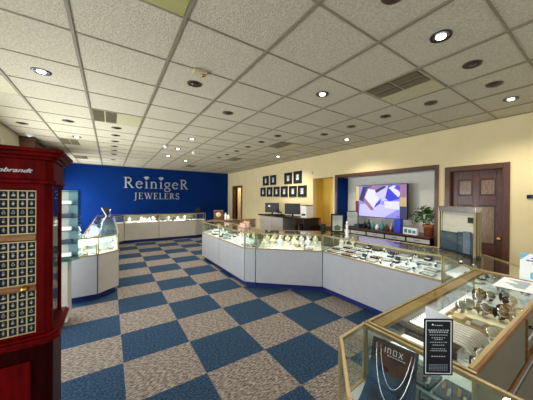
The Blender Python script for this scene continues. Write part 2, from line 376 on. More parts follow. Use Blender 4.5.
for i in cname:
    for st, S in ((True, lit), (False, off)):
        js = sorted([j for (a, j) in S if a == i], reverse=True)
        for n, j in enumerate(js, 1):
            lab = ('lit' if st else 'unlit') + ' ceiling light ' + cname[i] + (', ' + ORD[n] + ' from the blue wall' if len(js) > 1 else '')
            o = place(can_lit if st else can_off, (-.2146 + .61 * (i + .5), 1.098 + .61 * (j + .5), CEIL - .0005), 0, lab, 'recessed ceiling lights')
            if st:
                l = bpy.data.lights.new('can_beam', 'SPOT'); l.energy = 4 if j < 2 else (20 if j < 5 else 42); l.color = (1, .93, .82); l.spot_size = 2.5; l.spot_blend = .8; l.shadow_soft_size = .05
                lo = bpy.data.objects.new('can_beam', l); COL.objects.link(lo); lo.parent = o; lo.location = (0, 0, -.04)
def vent(i, j, label, rot=0, plain=False):
    x, y = -.2146 + .61 * (i + .5), 1.098 + .61 * (j + .5)
    o = thing('ceiling_vent', label, 'ceiling vent', (x, y, CEIL), 'ceiling vents')
    h = .29; p = MB(); p.box(x - h, y - h, CEIL - .008, x + h, y + h, CEIL - .001)
    part(p, 'vent_panel', M['olivep'] if plain else M['ventw'], o)
    if not plain:
        s = MB()
        for q in range(2):
            for r in range(2):
                x0 = x - h + .005 + q * .145; y0 = y - h + .01 + r * .285
                for k in range(6): s.obox((x0 + .012 + k * .021, y0 + .135, CEIL - .016), (.008, 0, .004), (0, .132, 0), (-.0008, 0, .0016))
                s.k = 1; s.box(x0, y0, CEIL - .0095, x0 + .13, y0 + .27, CEIL - .0081); s.k = 0
        g_ = part(s, 'vent_grille', [M['grille'], M['dwood']], o)
    return o
vent(4, 0, 'large half slatted air vent in the ceiling nearest the brown door')
vent(5, 5, 'half slatted air vent in the ceiling near the black photo frames')
vent(5, 9, 'half slatted air vent in the ceiling near the corridor doorway')
vent(4, 13, 'farthest half slatted air vent, close to the right end of the blue wall')
vent(0, 5, 'half slatted air vent in the ceiling in front of the long row of dark lights')
vent(-1, 9, 'half slatted air vent above the left showcases, middle of the left row of vents')
vent(-1, 13, 'half slatted air vent above the left showcases, close to the blue wall')
vent(-2, 4, 'dark air vent in the ceiling beside the left wall')
vent(0, 0, 'plain yellowed ceiling panel at the top edge above the photographer', plain=True)
d = thing('smoke_detector', 'small beige box shaped detector on the ceiling beside a copper light', 'smoke detector', (.67, 2.33, CEIL))
part(MB().box(.61, 2.29, CEIL - .03, .73, 2.37, CEIL - .0005), 'housing', M['ventw'], d, .008)
part(MB().lathe([(.02, 0), (.018, -.014), (.003, -.018)][::-1], (.70, 2.33, CEIL - .03), 14), 'sensor', M['brass'], d)
for (x, y, lb) in ((1.01, 6.08, 'small white dome camera on the ceiling over the floor aisle'), (-1.2, 6.5, 'white dome camera on the ceiling near the left wall')):
    d = thing('dome_camera', lb, 'security camera', (x, y, CEIL), 'dome cameras')
    part(MB().lathe([(.055, 0), (.055, -.02), (.045, -.025)][::-1], (x, y, CEIL), 18), 'mount', M['canw'], d)
    part(MB().lathe([(.044, -.025), (.036, -.05), (.018, -.064), (.002, -.068)][::-1], (x, y, CEIL), 18), 'dome', M['gem'], d)
d = thing('spotlight', 'small white adjustable spotlight hanging from the ceiling over the floor aisle', 'spotlight', (1.6, 6.0, CEIL))
part(MB().cyl((1.6, 6.0, CEIL - .06), .01, 0, .06, 8), 'stem', M['canw'], d)
part(MB().lathe([(.02, .03), (.045, .02), (.05, -.05), (.044, -.05)][::-1], (1.6, 6.0, CEIL - .09), 16), 'lamp_head', M['canw'], d)

# ------------------------------------------------------------------ lettering
def glyph_polys(ch):
    """strokes of serif capitals and small letters on a unit height: ('l',x0,y0,x1,y1,w) bars, ('a',cx,cy,rx,ry,a0,a1,w) arcs"""
    th, tn, s = .16, .07, .05
    S = {
     'R': ([('l', .16,0,.16,1,th), ('a', .3,.74,.24,.23,-90,90,.13), ('l', .16,.97,.32,.97,.06), ('l', .16,.5,.32,.5,.06), ('l', .34,.5,.66,.03,.15), ('l', 0,.03,.32,.03,.05), ('l', 0,.97,.2,.97,.05), ('l', .55,.03,.78,.03,.05)], .8),
     'e': ([('a', .27,.34,.24,.31,20,320,.12), ('l', .08,.4,.5,.4,.06)], .58),
     'i': ([('l', .14,0,.14,.66,.14), ('l', 0,.03,.28,.03,.05), ('l', .02,.64,.14,.64,.05)], .3),
     'n': ([('l', .14,0,.14,.66,.14), ('a', .32,.42,.19,.22,0,150,.1), ('l', .5,0,.5,.44,.14), ('l', 0,.03,.28,.03,.05), ('l', .37,.03,.63,.03,.05), ('l', .02,.64,.14,.64,.05)], .68),
     'g': ([('a', .26,.42,.2,.21,0,360,.11), ('a', .27,-.1,.24,.17,0,360,.09), ('l', .18,.2,.12,.08,.08), ('l', .12,.08,.4,.04,.08), ('l', .4,.58,.56,.64,.07)], .6),
     'J': ([('l', .2,.02,.2,1,th), ('a', .06,.0,.14,.2,-120,0,.1), ('l', .06,.97,.36,.97,.05)], .42),
     'E': ([('l', .16,0,.16,1,th), ('l', 0,.03,.56,.03,.06), ('l', 0,.97,.54,.97,.06), ('l', .16,.52,.42,.52,.06), ('l', .55,0,.58,.22,.05), ('l', .53,.8,.54,1,.05), ('l', .42,.42,.42,.62,.05)], .66),
     'W': ([('l', .1,1,.36,0,.14), ('l', .36,0,.56,.9,.07), ('l', .5,1,.78,0,.14), ('l', .78,0,1.02,1,.07), ('l', -.02,.97,.24,.97,.05), ('l', .4,.97,.62,.97,.05), ('l', .9,.97,1.14,.97,.05)], 1.12),
     'L': ([('l', .16,0,.16,1,th), ('l', 0,.03,.54,.03,.06), ('l', 0,.97,.32,.97,.05), ('l', .54,0,.57,.24,.05)], .62),
     'S': ([('a', .27,.73,.2,.24,20,270,.12), ('a', .27,.26,.22,.25,-160,90,.13), ('l', .46,.74,.46,1,.05), ('l', .05,0,.05,.28,.05)], .56),
     'I': ([('l', .1,0,.1,1,.16)], .28), 'N': ([('l', .1,0,.1,1,.16), ('a', .32,.66,.22,.27,0,180,.15), ('l', .54,0,.54,.68,.16)], .74),
     'O': ([('l', .1,.12,.1,.88,.16), ('l', .6,.12,.6,.88,.16), ('l', .04,.93,.66,.93,.14), ('l', .04,.07,.66,.07,.14)], .8),
     'X': ([('l', .04,0,.6,1,.17), ('l', .04,1,.6,0,.17)], .66)}
    return S[ch]
def glyph(mb, ch, org, ex, ez, h, depth, sx=1.0):
    """adds one raised letter; org lower-left corner, ex/ez unit vectors along and up, depth vector out of the wall"""
    st, adv = glyph_polys(ch); org, ex, ez, depth = Vector(org), Vector(ex), Vector(ez), Vector(depth)
    P = lambda x, y: org + ex * x * h * sx + ez * y * h
    for k, q in enumerate(st):
        dd = depth * (1 + .02 * k)
        segs = []
        if q[0] == 'l': segs = [((q[1], q[2]), (q[3], q[4]))]; wd = q[5] * .85
        else:
            _, cx, cy, rx, ry, a0, a1, wd = q; n = max(4, int((a1 - a0) / 24))
            pt = [(cx + rx * math.cos(math.radians(a0 + (a1 - a0) * i / n)), cy + ry * math.sin(math.radians(a0 + (a1 - a0) * i / n))) for i in range(n + 1)]
            segs = list(zip(pt[:-1], pt[1:]))
        for a, b in segs:
            A, B = P(*a), P(*b); d = (B - A); L = d.length; d.normalize(); nn = d.cross(dd.normalized())
            mb.obox((A + B) / 2 + dd / 2, d * (L / 2 + (wd * h * .12 if q[0] == 'a' else 0)), nn * wd * h * .92 / 2, dd / 2)
    return adv * h * sx
sg = thing('wall_sign', 'raised silver shop name letters in two lines on the blue wall', 'sign', (1.55, YF, 1.5))
def line(text, x0, x1, z, h, big=None):
    big = big or {}
    tot = sum(glyph_polys(c)[1] * big.get(k, 1) for k, c in enumerate(text)) ; sp = .12 * h
    sx = (x1 - x0 - sp * (len(text) - 1)) / (tot * h); x = x0
    for k, c in enumerate(text):
        m = MB(); hh = h * big.get(k, 1)
        a = glyph(m, c, (x, YF, z), (1, 0, 0), (0, 0, 1), hh, (0, -.03, 0), sx)
        part(m, 'letter', M['lettr'], sg)
        if c == 'i':
            q = MB(); cx, cz = x + .14 * hh * sx, z + h * .9
            q.plate([(cx - .1, YF, cz + .06), (cx - .05, YF, cz + .105), (cx + .05, YF, cz + .105), (cx + .1, YF, cz + .06), (cx, YF, cz - .04)], (0, -1, 0), .03)
            part(q, 'diamond_dot', M['lettr'], sg)
        x += a + sp
line('ReinigeR', .42, 2.72, 1.97, .4, {0: 1.02})
line('JEWELERS', .76, 2.36, 1.55, .25)

# ------------------------------------------------------------------ showcases
def inset(poly, d):
    a = sum(poly[i][0] * poly[(i+1) % len(poly)][1] - poly[(i+1) % len(poly)][0] * poly[i][1] for i in range(len(poly)))
    sgn = 1 if a > 0 else -1; n = len(poly); out = []
    dd = d if isinstance(d, (list, tuple)) else [d] * n
    L = []
    for i in range(n):
        p, q = Vector(poly[i]), Vector(poly[(i+1) % n]); e = (q - p).normalized(); nr = Vector((-e.y, e.x)) * sgn
        L.append((p + nr * dd[i], e))
    for i in range(n):
        (p, e), (q, f) = L[i-1], L[i]; cr = e.x * f.y - e.y * f.x
        if abs(cr) < 1e-5: out.append(tuple(q)); continue
        t = ((q.x - p.x) * f.y - (q.y - p.y) * f.x) / cr; out.append((p.x + e.x * t, p.y + e.y * t))
    return out
ZT, ZD = .985, .71
def showcase(label, poly, kinds, panel='laminate', deckz=ZD, valance=0.0, led=True, energy=.9, rear='orange'):
    poly = inset(poly, .003); n = len(poly); c = Vector((sum(p[0] for p in poly) / n, sum(p[1] for p in poly) / n, 0))
    o = thing('jewelry_showcase', label, 'display case', c, 'glass jewellery showcases')
    part(MB().prism(inset(poly, .004), .1, ZD - .02), 'base_cabinet', M[panel], o, .002)
    kd = [{'F': .07, 'B': .07}.get(k, .001) for k in kinds]
    part(MB().prism(inset(poly, kd), 0, .1), 'toe_kick', M['kick'], o)
    dk = MB(); dk.prism(inset(poly, .012), ZD - .0195, ZD)
    part(dk, 'display_deck', M['deck'], o)
    if deckz > ZD: part(MB().prism(inset(poly, .016), deckz - .012, deckz), 'raised_shelf', M['deck'], o)
    fr = MB(); rr = MB(); vl = MB(); ctr = Vector((c.x, c.y))
    for i in range(n):
        p, q = Vector(poly[i]), Vector(poly[(i+1) % n]); e = (q - p).normalized(); nr = Vector((-e.y, e.x))
        if (ctr - p).dot(nr) < 0: nr = -nr
        k = kinds[i]; off = nr * .011
        P, Q = (*(p + off), ZT - .009), (*(q + off), ZT - .009)
        if k == 'B':
            rr.bar((*(p + nr * .018), ZT - .011), (*(q + nr * .018), ZT - .011), .028, .022, .022); rr.bar((*(p + nr * .016), ZD - .002), (*(q + nr * .016), ZD - .002), .03, .03, .022)
            L = (q - p).length; nd = 2 if L > .6 else 1
            for s in range(nd):
                a = p + e * (.03 + s * (L - .06) / nd) + nr * (.01 + .012 * (s % 2)); b_ = p + e * (.03 + (s + 1) * (L - .06) / nd) + nr * (.01 + .012 * (s % 2))
                dr = part(MB().bar((*a, (ZD + ZT) / 2), (*b_, (ZD + ZT) / 2), .006, ZT - ZD - .042), 'sliding_door', M['door'], o)
            part(MB().bar((*(p + e * .02 - nr * .0005), .39), (*(q - e * .02 - nr * .0005), .39), .006, .56), 'rear_panel', M['door'], o)
            if nd == 2: part(MB().bar((*(p + e * (L * .5 - .02) + nr * .003), ZD + .02), (*(p + e * (L * .5 - .02) + nr * .003), ZT - .025), .012, .012), 'door_stile', M[rear], o)
            lk = p + e * L * .5 - nr * .002
            part(MB().lathe([(.009, 0), (.009, .012), (.005, .016)], (*lk, ZT - .07), 12, (-nr.x, -nr.y, 0)), 'door_lock', M['steel'], o)
        else:
            fr.bar(P, Q, .014, .018, .001)
            if k in 'FJ': fr.bar((*(p + off), ZD - .008), (*(q + off), ZD - .008), .018, .02, .001)
            if k in 'FJ':
                part(MB().bar((*(p + off), (ZD + ZT) / 2), (*(q + off), (ZD + ZT) / 2), .005, ZT - ZD - .022, .011), 'glass_panel', M['glass'], o)
            if k == 'F' and led:
                a, b_ = p + nr * .05, q + nr * .05; L = (b_ - a).length
                if valance: vl.bar((*(p + nr * (.022 + valance / 2)), ZT - .016), (*(q + nr * (.022 + valance / 2)), ZT - .016), valance, .022, .03)
                if L > .15:
                    li = bpy.data.lights.new('case_light', 'AREA'); li.shape = 'RECTANGLE'; li.size = L * .85; li.size_y = .015; li.energy = energy * L; li.color = (1, .96, .88)
                    lo = bpy.data.objects.new('case_light', li); COL.objects.link(lo); lo.parent = o
                    mid = (a + b_) / 2; zax = -Vector((nr.x * .5, nr.y * .5, -1)).normalized(); xax = Vector((e.x, e.y, 0)); yax = zax.cross(xax).normalized()
                    mt = Matrix(((xax.x, yax.x, zax.x, mid.x - c.x), (xax.y, yax.y, zax.y, mid.y - c.y), (xax.z, yax.z, zax.z, ZT - .034), (0, 0, 0, 1)))
                    lo.matrix_local = mt
                    part(MB().bar((*(mid - e * L * .43), ZT - .027), (*(mid + e * L * .43), ZT - .027), .016, .007), 'light_strip', M['canw'], o)
    for p in inset(poly, .008): fr.box(p[0] - .006, p[1] - .006, ZD, p[0] + .006, p[1] + .006, ZT - .018)
    part(fr, 'metal_frame', M['gold'], o, .002)
    cp = MB()
    for i in range(n):
        if kinds[i] == 'B':
            p, q = Vector(poly[i]), Vector(poly[(i+1) % n]); e = (q - p).normalized(); nr = Vector((-e.y, e.x)); nr = -nr if (ctr - p).dot(nr) < 0 else nr
            cp.bar((*(p + nr * .024), ZT - .0005), (*(q + nr * .024), ZT - .0005), .016, .004, .022)
    if cp.v: part(cp, 'rail_cap', M['gold'], o)
    if rr.v: part(rr, 'rear_rail', M[rear], o, .003, label='orange wood rear rail')
    if vl.v: part(vl, 'light_valance', M['goldw'], o, .002)
    part(MB().prism(inset(poly, .022), ZT - .008, ZT - .002), 'glass_top', M['glass'], o)
    return o
A, B, C_, D_, E_, F_, G_ = (1.96, 6.55), (1.96, 4.05), (2.1, 3.88), (2.93, 3.04), (2.93, 1.17), (2.62, .80), (1.03, .77)
showcase('glass jewellery showcase with long side panel, second from the far end of the main run', [A, (1.96, 5.32), (2.46, 5.32), (2.46, 6.55)], 'FJBJ')
showcase('glass jewellery showcase just before the narrow angled corner of the main run', [(1.96, 5.32), B, (2.46, 4.23), (2.46, 5.32)], 'FJBJ')
showcase('narrow wedge shaped corner showcase between the side and the slanted front of the main run', [B, C_, (2.46, 4.23)], 'FJJ', led=False)
showcase('slanted glass showcase full of cream stands, in the middle of the main run', [C_, D_, (3.43, 3.26), (2.46, 4.23)], 'FJBJ', energy=1.0)
showcase('long glass showcase with large pale front panel below the television', [D_, E_, (3.43, 1.17), (3.43, 3.26)], 'FJBJ', energy=1.0)
showcase('angled corner glass showcase under the square display box', [E_, F_, (2.60, .3), (2.85, .3), (3.43, .95), (3.43, 1.17)], 'FJPPPJ', deckz=.81)
showcase('large near glass showcase holding bracelets and watches, at the lower right', [F_, G_, (1.03, .3), (2.60, .3)], 'FJBJ', deckz=.81, valance=.06, energy=1.0)
showcase('nearest glass corner showcase holding the dark chain display, at the bottom edge', [G_, (.82, .75), (.58, .5), (.58, -.05), (1.03, -.05)], 'FFFPJ', led=False)
showcase('far end glass showcase of the main run, angled away towards the corridor', [(1.96, 6.55), (2.46, 6.55), (2.46, 6.6), (2.3, 6.95)], 'JPJF', led=False)
showcase('glass showcase across the far end of the main run, under the wooden clock', [(2.3, 6.95), (3.6, 6.95), (3.6, 6.6), (2.46, 6.6)], 'FPBJ', panel='laminate2')
# left-hand run and the run along the blue wall
showcase('near glass showcase at the end of the left run beside the white shelf tower', [(-.49, 4.81), (-.14, 4.81), (-.36, 5.32), (-.49, 5.32)], 'FJPP')
showcase('angled end glass showcase of the left run under the clear sloped stand', [(-.14, 4.81), (.14, 5.1), (-.36, 5.32)], 'FJJ', panel='laminate2')
for k, (a, b_, wd) in enumerate(((5.1, 6.7, 'nearest'), (6.7, 8.3, 'middle'), (8.3, 9.9, 'farthest'))):
    y5 = 5.32 if k == 0 else a
    showcase(wd + ' glass showcase of the straight left run leading to the blue wall', [(.14, a), (.14, b_), (-.36, b_), (-.36, y5)], 'FJBJ', panel='laminate2')
showcase('corner glass showcase where the left run meets the run along the blue wall', [(.14, 9.9), (.42, 10.3), (.42, 10.8), (-.36, 10.8), (-.36, 9.9)], 'FJPPJ', panel='laminate2', led=False)
showcase('glass showcase below the first letters of the sign on the blue wall', [(.42, 10.3), (1.5, 10.3), (1.5, 10.8), (.42, 10.8)], 'FJBJ', panel='laminate2', energy=3.5)
showcase('glass showcase below the last letters of the sign on the blue wall', [(1.5, 10.3), (2.85, 10.3), (2.85, 10.8), (1.5, 10.8)], 'FJBJ', panel='laminate2', energy=3.5)
showcase('small angled glass showcase at the right end of the blue wall', [(2.85, 10.3), (3.3, 10.5), (3.3, 10.8), (2.85, 10.8)], 'FPPJ', panel='laminate', energy=3.5)

# ------------------------------------------------------------------ showcase contents (prototypes face -Y)
def mk_bust(m):
    o = thing('necklace_bust', '', 'jewelry display')
    part(MB().lathe([(.045, 0), (.045, .006), (.016, .012), (.014, .04), (.045, .06), (.05, .09), (.04, .115), (.018, .13), (.015, .155), (.012, .16)], (0, 0, 0), 16, sx=1, sy=.6), 'bust', m, o)
    part(MB().tube([(-.016, -.008, .135), (-.026, -.022, .11), (-.018, -.031, .085), (0, -.033, .072), (.018, -.031, .085), (.026, -.022, .11), (.016, -.008, .135)], .0022), 'necklace', M['brass'], o)
    part(MB().ball((0, -.036, .066), .006, 8), 'pendant', M['gem'], o)
    return o
def mk_tray(m, cm, rows=2, cols=5, w=.15, d=.1, rm='silver'):
    o = thing('ring_tray', '', 'jewelry tray')
    part(MB().box(-w/2, -d/2, 0, w/2, d/2, .014), 'tray_pad', m, o, .003)
    fr = MB(); fr.bar((-w/2, -d/2, .012), (w/2, -d/2, .012), .006, .016); fr.bar((-w/2, d/2, .012), (w/2, d/2, .012), .006, .016); fr.bar((-w/2, -d/2, .012), (-w/2, d/2, .012), .006, .016); fr.bar((w/2, -d/2, .012), (w/2, d/2, .012), .006, .016)
    part(fr, 'tray_rim', cm, o)
    for r in range(rows):
        for c in range(cols):
            x = -w/2 + w * (c + .5) / cols; y = -d/2 + d * (r + .5) / rows
            q = MB(); q.ring((x, y, .02), .008, .0018, (.2, -1, .3), 10, 4); q.k = 1; q.ball((x, y - .002, .029), .004, 6)
            part(q, 'ring', [M[rm], M['gem']], o)
    return o
def mk_ear(m):
    o = thing('earring_stand', '', 'jewelry display')
    q = MB(); q.box(-.025, -.02, 0, .025, .02, .005); q.obox((0, .012, .035), (.025, 0, 0), (0, .003, -.001), (0, .008, .032))
    part(q, 'card', m, o, .002)
    for s in (-1, 1): part(MB().ball((s * .011, .006, .048), .005, 8, 1.6), 'earring', M['brass' if s else 'brass'], o)
    return o
def mk_watch(strap, case, dial):
    o = thing('wristwatch', '', 'watch')
    b = MB(); n = 20; R, wd = .027, .011; v = []; f = []
    for i in range(n + 1):
        a = math.radians(-60 + 300 * i / n) + PI/2 - math.radians(90)
        for (rr, xx) in ((R, -wd), (R, wd), (R - .003, wd), (R - .003, -wd)): v.append((xx, rr * math.cos(a + PI/6 - .0), .028 + rr * math.sin(a + PI/6)))
    for i in range(n):
        for k in range(4): f.append((i*4 + k, i*4 + (k+1) % 4, (i+1)*4 + (k+1) % 4, (i+1)*4 + k))
    b._add(v, f, False); part(b, 'strap', strap, o)
    ax = Vector((0, -.75, .65)).normalized(); c = Vector((0, 0, .028)) + ax * .026
    part(MB().lathe([(.017, -.002), (.02, 0), (.02, .006), (.017, .009)], c, 20, ax), 'watch_case', case, o)
    part(MB().lathe([(.016, .009), (.0158, .0098)], c, 20, ax), 'dial', dial, o)
    part(MB().lathe([(.012, -.018), (.022, -.017), (.0225, .017), (.012, .018)], (0, 0, .0255), 16, (1, 0, 0)), 'pillow', M['white'], o)
    return o
def mk_cone():
    o = thing('ring_cone', '', 'jewelry display')
    part(MB().lathe([(.016, 0), (.014, .01), (.006, .05), (.002, .056)], (0, 0, 0), 14), 'cone', M['white'], o)
    part(MB().ring((0, 0, .028), .0115, .0022, (0, 0, 1), 12, 5), 'ring', M['brass'], o)
    return o
def mk_box(m, m2):
    o = thing('jewelry_box', '', 'jewelry box')
    part(MB().box(-.035, -.03, 0, .035, .03, .025), 'box_base', m, o, .003)
    part(MB().obox((0, .038, .05), (.035, 0, 0), (0, .006, -.002), (0, .009, .027)), 'box_lid', m, o, .003)
    part(MB().box(-.028, -.023, .025, .028, .023, .03), 'cushion', m2, o, .002)
    part(MB().ring((0, -.002, .036), .01, .002, (.3, -1, .2), 10, 5), 'ring', M['silver'], o)
    return o
PR = {
 'wb': (mk_bust(M['white']), 'white necklace bust'),
 'cb': (mk_bust(M['cream']), 'cream necklace bust'),
 'tw': (mk_tray(M['white'], M['pewter'], rm='steel'), 'white tray of steel rings'),
 'tk': (mk_tray(M['white'], M['black'], rm='brass'), 'black rimmed ring tray'),
 'tb': (mk_tray(M['blackv'], M['black'], rm='brass'), 'black tray of gold rings'),
 'tn': (mk_tray(M['brown'], M['brown'], rm='brass'), 'brown tray of gold rings'),
 'ew': (mk_ear(M['white']), 'small white earring card'),
 'ec': (mk_ear(M['cream']), 'small cream earring card'),
 'wk': (mk_watch(M['blackv'], M['steel'], M['white']), 'black strapped watch'),
 'ws': (mk_watch(M['pewter'], M['silver'], M['navy']), 'steel bracelet watch'),
 'rc': (mk_cone(), 'white ring cone'),
 'bw': (mk_box(M['white'], M['navy']), 'open white ring box'),
 'bk': (mk_box(M['black'], M['white']), 'open black ring box'),
 'bn': (mk_box(M['navy'], M['cream']), 'open navy ring box'),
}
def fill(P, Q, rows, where, z=ZD, rnames=None, step=False, trim=0):
    P, Q = Vector(P), Vector(Q); e = (Q - P); L = e.length; e.normalize(); nr = Vector((-e.y, e.x))   # P left, Q right seen from the customer side
    rz = math.atan2(e.y, e.x)
    rnames = {1: ['only'], 2: ['front', 'rear'], 3: ['front', 'middle', 'rear'], 4: ['front', 'second', 'third', 'rear']}[len(rows)]
    for ri, (d, items) in enumerate(rows):
        n = len(items); zr = z + (ri * .03 if step else 0)
        if step and ri:
            a = P + e * .035 + nr * (d - .052); b_ = P + e * (L - .035 - trim * (d + .05)) + nr * (d - .052); c0 = (a + b_) / 2 + nr * .05; hl = (b_ - a).length / 2
            m = MB(); m.obox((c0.x, c0.y, z + .0006 + (zr - z) / 2), (e.x * hl, e.y * hl, 0), (nr.x * .05, nr.y * .05, 0), (0, 0, (zr - z) / 2 - .0006))
            tag(m.build('display_riser', M['deck'], bevel=.003), 'white display step under the %s row, %s' % (rnames[ri], where), 'display riser', 'white display steps')
        for k, it in enumerate(items):
            if it == '.': continue
            t = .07 + (L - .14 - trim * d) * (k + .5) / n; p = P + e * t + nr * (d + (0 if step else random.uniform(-.008, .008)))
            root, desc = PR[it]
            lab = '%s, %s from left, %s row, %s' % (desc, ORD[k + 1], rnames[ri], where)
            place(root, (p.x, p.y, zr + .0006), rz + random.uniform(-.15, .15) * (.3 if step else 1), lab, desc.replace('a ', '') + 's in the showcases')
fill(A, (1.96, 5.32), [(.12, 'tw ew tn ew bk'.split()), (.25, 'ew tk . wb tw'.split()), (.38, 'wb bk rc tb'.split())], 'second showcase of the main run', step=True)
fill((1.96, 5.32), B, [(.12, 'tw bw ew rc ew tw'.split()), (.25, 'tn . wb wb ew'.split()), (.38, 'bk cb wb cb'.split())], 'showcase before the narrow corner', step=True, trim=.38)
fill(C_, D_, [(.09, 'cb ec ew ec rc cb ec tw ec'.split()), (.19, 'ec cb wb ec cb tn wb ec'.split()), (.3, 'cb tw ec cb ec wb bk cb'.split()), (.41, 'ec cb cb tn cb ec wb bk'.split())], 'slanted showcase of the main run', step=True)
fill(D_, (2.93, 1.22), [(.09, 'tk tw tn tk bn tw wk wk tw ws tw'.split()), (.2, 'tn tk tn tw wk tb tw bk wk ws tw'.split()), (.31, 'cb tb tw tk wk rc bn tw wk tw wk'.split()), (.42, 'wb cb tw bk tb wk tn tw ws bk tw'.split())], 'long showcase below the television', step=True)
fill((1.96 + .03, 4.02), (2.1, 3.86), [(.13, ['bn'])], 'narrow wedge corner showcase')
fill((-.46, 4.81), (-.22, 4.81), [(.1, ['tw']), (.22, ['cb'])], 'near showcase of the left run')
fill((-.14, 4.81), (.14, 5.1), [(.1, 'ec ew'.split()), ], 'angled end showcase, left run')
fill((.42, 10.3), (1.5, 10.3), [(.12, 'cb tw ew cb wb cb'.split()), (.3, 'wb tw wb ew wb'.split())], 'left showcase under the sign', step=True)
fill((1.5, 10.3), (2.85, 10.3), [(.12, 'bk tw bk wb ew tb bk'.split()), (.3, 'tb wb bk ew wb tb'.split())], 'right showcase under the sign', step=True)
fill((2.87, 10.33), (3.28, 10.5), [(.12, 'bn bk'.split())], 'small angled showcase, blue wall')
fill((3.55, 6.95), (2.35, 6.95), [(.1, 'tw bk wb ew tb bk'.split())], 'showcase under the wooden clock')
fill((.14, 5.1), (.14, 6.7), [(.12, 'tw wb ew tk bk tw'.split()), (.3, 'cb . wb . cb wb'.split())], 'the nearest left run showcase') if False else None
for (q, p, nm) in (((.14, 5.1), (.14, 6.7), 'nearest showcase, straight left run'), ((.14, 6.7), (.14, 8.3), 'middle showcase, straight left run')):
    fill(q, p, [(.12, 'tw wb ew tk bk'.split())], nm)
fill((2.93, 1.1), (2.66, .82), [(.1, 'ws tw'.split()), (.24, 'tk ws'.split())], 'corner showcase under the display box', z=.81)

for k, (x, y, it) in enumerate(((1.1, .62, 'bn'), (1.12, .5, 'bk'), (1.1, .4, 'tb'), (1.26, .6, 'bk'), (1.27, .42, 'bn'))):
    place(PR[it][0], (x, y, ZD + .0006), -1.2, PR[it][1] + ' under the near raised shelf, ' + ['front corner', 'middle by the partition', 'rear corner', 'front, second in', 'rear, second in'][k], 'pieces under the raised shelf')
# ---- near case: bracelet ramp, watches on a wooden tray
RZ = .81
rp = thing('bracelet_ramp', 'taupe arched ramp carrying a row of pewter bracelets in the near showcase', 'jewelry display', (1.5, .6, RZ))
def ramp_z(y): # height profile along y (front .745 -> rear .42)
    return RZ + .055 + .012 * (y - .44) / .3
prof = [(.75, RZ + .001), (.75, ramp_z(.75)), (.53, ramp_z(.53)), (.515, RZ + .04), (.51, RZ + .02), (.508, RZ + .001)]
q = MB(); n = len(prof); x0, x1 = 1.385, 1.655
q._add([(x0, y, z) for y, z in prof] + [(x1, y, z) for y, z in prof], [tuple(range(n)), tuple(range(n, 2*n))[::-1]] + [(i, n + i, n + (i+1) % n, (i+1) % n) for i in range(n)])
part(q, 'ramp', M['rampg'], rp, .004)
for k in range(9):
    x = 1.415 + k * .0264
    o = thing('bracelet', 'pewter link bracelet laid over the taupe ramp, %s from the side by the black sign' % ORD[k + 1], 'bracelet', (x, .6, RZ), 'bracelets on the taupe ramp')
    pts = [(x, .735 - i * .026, ramp_z(.735 - i * .026) + .0075) for i in range(10)] + [(x, .468, RZ + .062), (x, .446, RZ + .052), (x, .430, RZ + .036), (x + .002, .424, RZ + .018)]
    b = MB(); b.tube(pts, .0072, 8)
    part(b, 'links', M['rib'], o)
    part(MB().box(x - .006, .419, RZ + .003, x + .008, .431, RZ + .013), 'clasp', M['silver'], o, .002)
sp2 = thing('bracelet_pad', 'low grey sloped pad with dark edge beside the bracelet ramp in the near showcase', 'jewelry display', (1.28, .62, RZ))
part(MB().box(1.2, .5, RZ + .0005, 1.36, .74, RZ + .02), 'pad', M['white'], sp2, .004)
part(MB().box(1.361, .48, RZ + .0005, 1.378, .74, RZ + .035), 'pad_edge', M['blackv'], sp2, .003)
tr = thing('watch_tray', 'wooden tray lined in gold fabric under a row of watches in the near showcase', 'tray', (1.9, .5, RZ))
part(MB().box(1.75, .36, RZ + .0005, 2.09, .7, RZ + .012), 'tray_bottom', M['cream'], tr)
q = MB()
for a, b_ in (((1.75, .36), (2.09, .36)), ((1.75, .7), (2.09, .7)), ((1.75, .36), (1.75, .7)), ((2.09, .36), (2.09, .7)), ((1.86, .36), (1.86, .7))): q.bar((*a, RZ + .016), (*b_, RZ + .016), .012, .03)
part(q, 'tray_frame', M['goldw'], tr, .002)
def mk_bigwatch(strap, case, dial, nm='wristwatch'):
    o = thing(nm, '', 'watch')
    b = MB(); n = 24; R, wd = .038, .014; v = []; f = []
    for i in range(n + 1):
        a = -PI/2 + .35 + (2*PI - .7) * i / n
        for (rr, xx) in ((R, -wd), (R, wd), (R - .003, wd), (R - .003, -wd)): v.append((xx, rr * math.cos(a), .040 + rr * math.sin(a) * .95))
    for i in range(n):
        for k in range(4): f.append((i*4 + k, i*4 + (k+1) % 4, (i+1)*4 + (k+1) % 4, (i+1)*4 + k))
    b._add(v, f); part(b, 'strap', strap, o)
    ax = Vector((0, -.8, .62)).normalized(); c = Vector((0, 0, .040)) + ax * .035
    part(MB().lathe([(.023, -.002), (.03, 0), (.03, .007), (.0235, .011)], c, 24, ax), 'watch_case', case, o)
    part(MB().lathe([(.023, .01), (.0228, .0108)], c, 24, ax), 'dial', dial, o)
    part(MB().lathe([(.008, -.012), (.012, -.011), (.012, .011), (.008, .012)], (0, 0, .0135), 14, (1, 0, 0)), 'pillow', M['white'], o)
    hd = MB(); u = Vector((1, 0, 0)); w_ = ax.cross(u)
    hd.bar(c + ax * .0116, c + ax * .0116 + w_ * .013, .0016, .0012); hd.bar(c + ax * .0116, c + ax * .0116 + u * .009, .002, .0012)
    part(hd, 'watch_hands', M['black'] if dial is M['white'] else M['white'], o)
    return o
wA = mk_bigwatch(M['blackv'], M['silver'], M['black']); wB = mk_bigwatch(M['pewter'], M['silver'], M['white']); wC = mk_bigwatch(M['blackv'], M['brass'], M['black']); wD = mk_bigwatch(M['navy'], M['silver'], M['navy'])
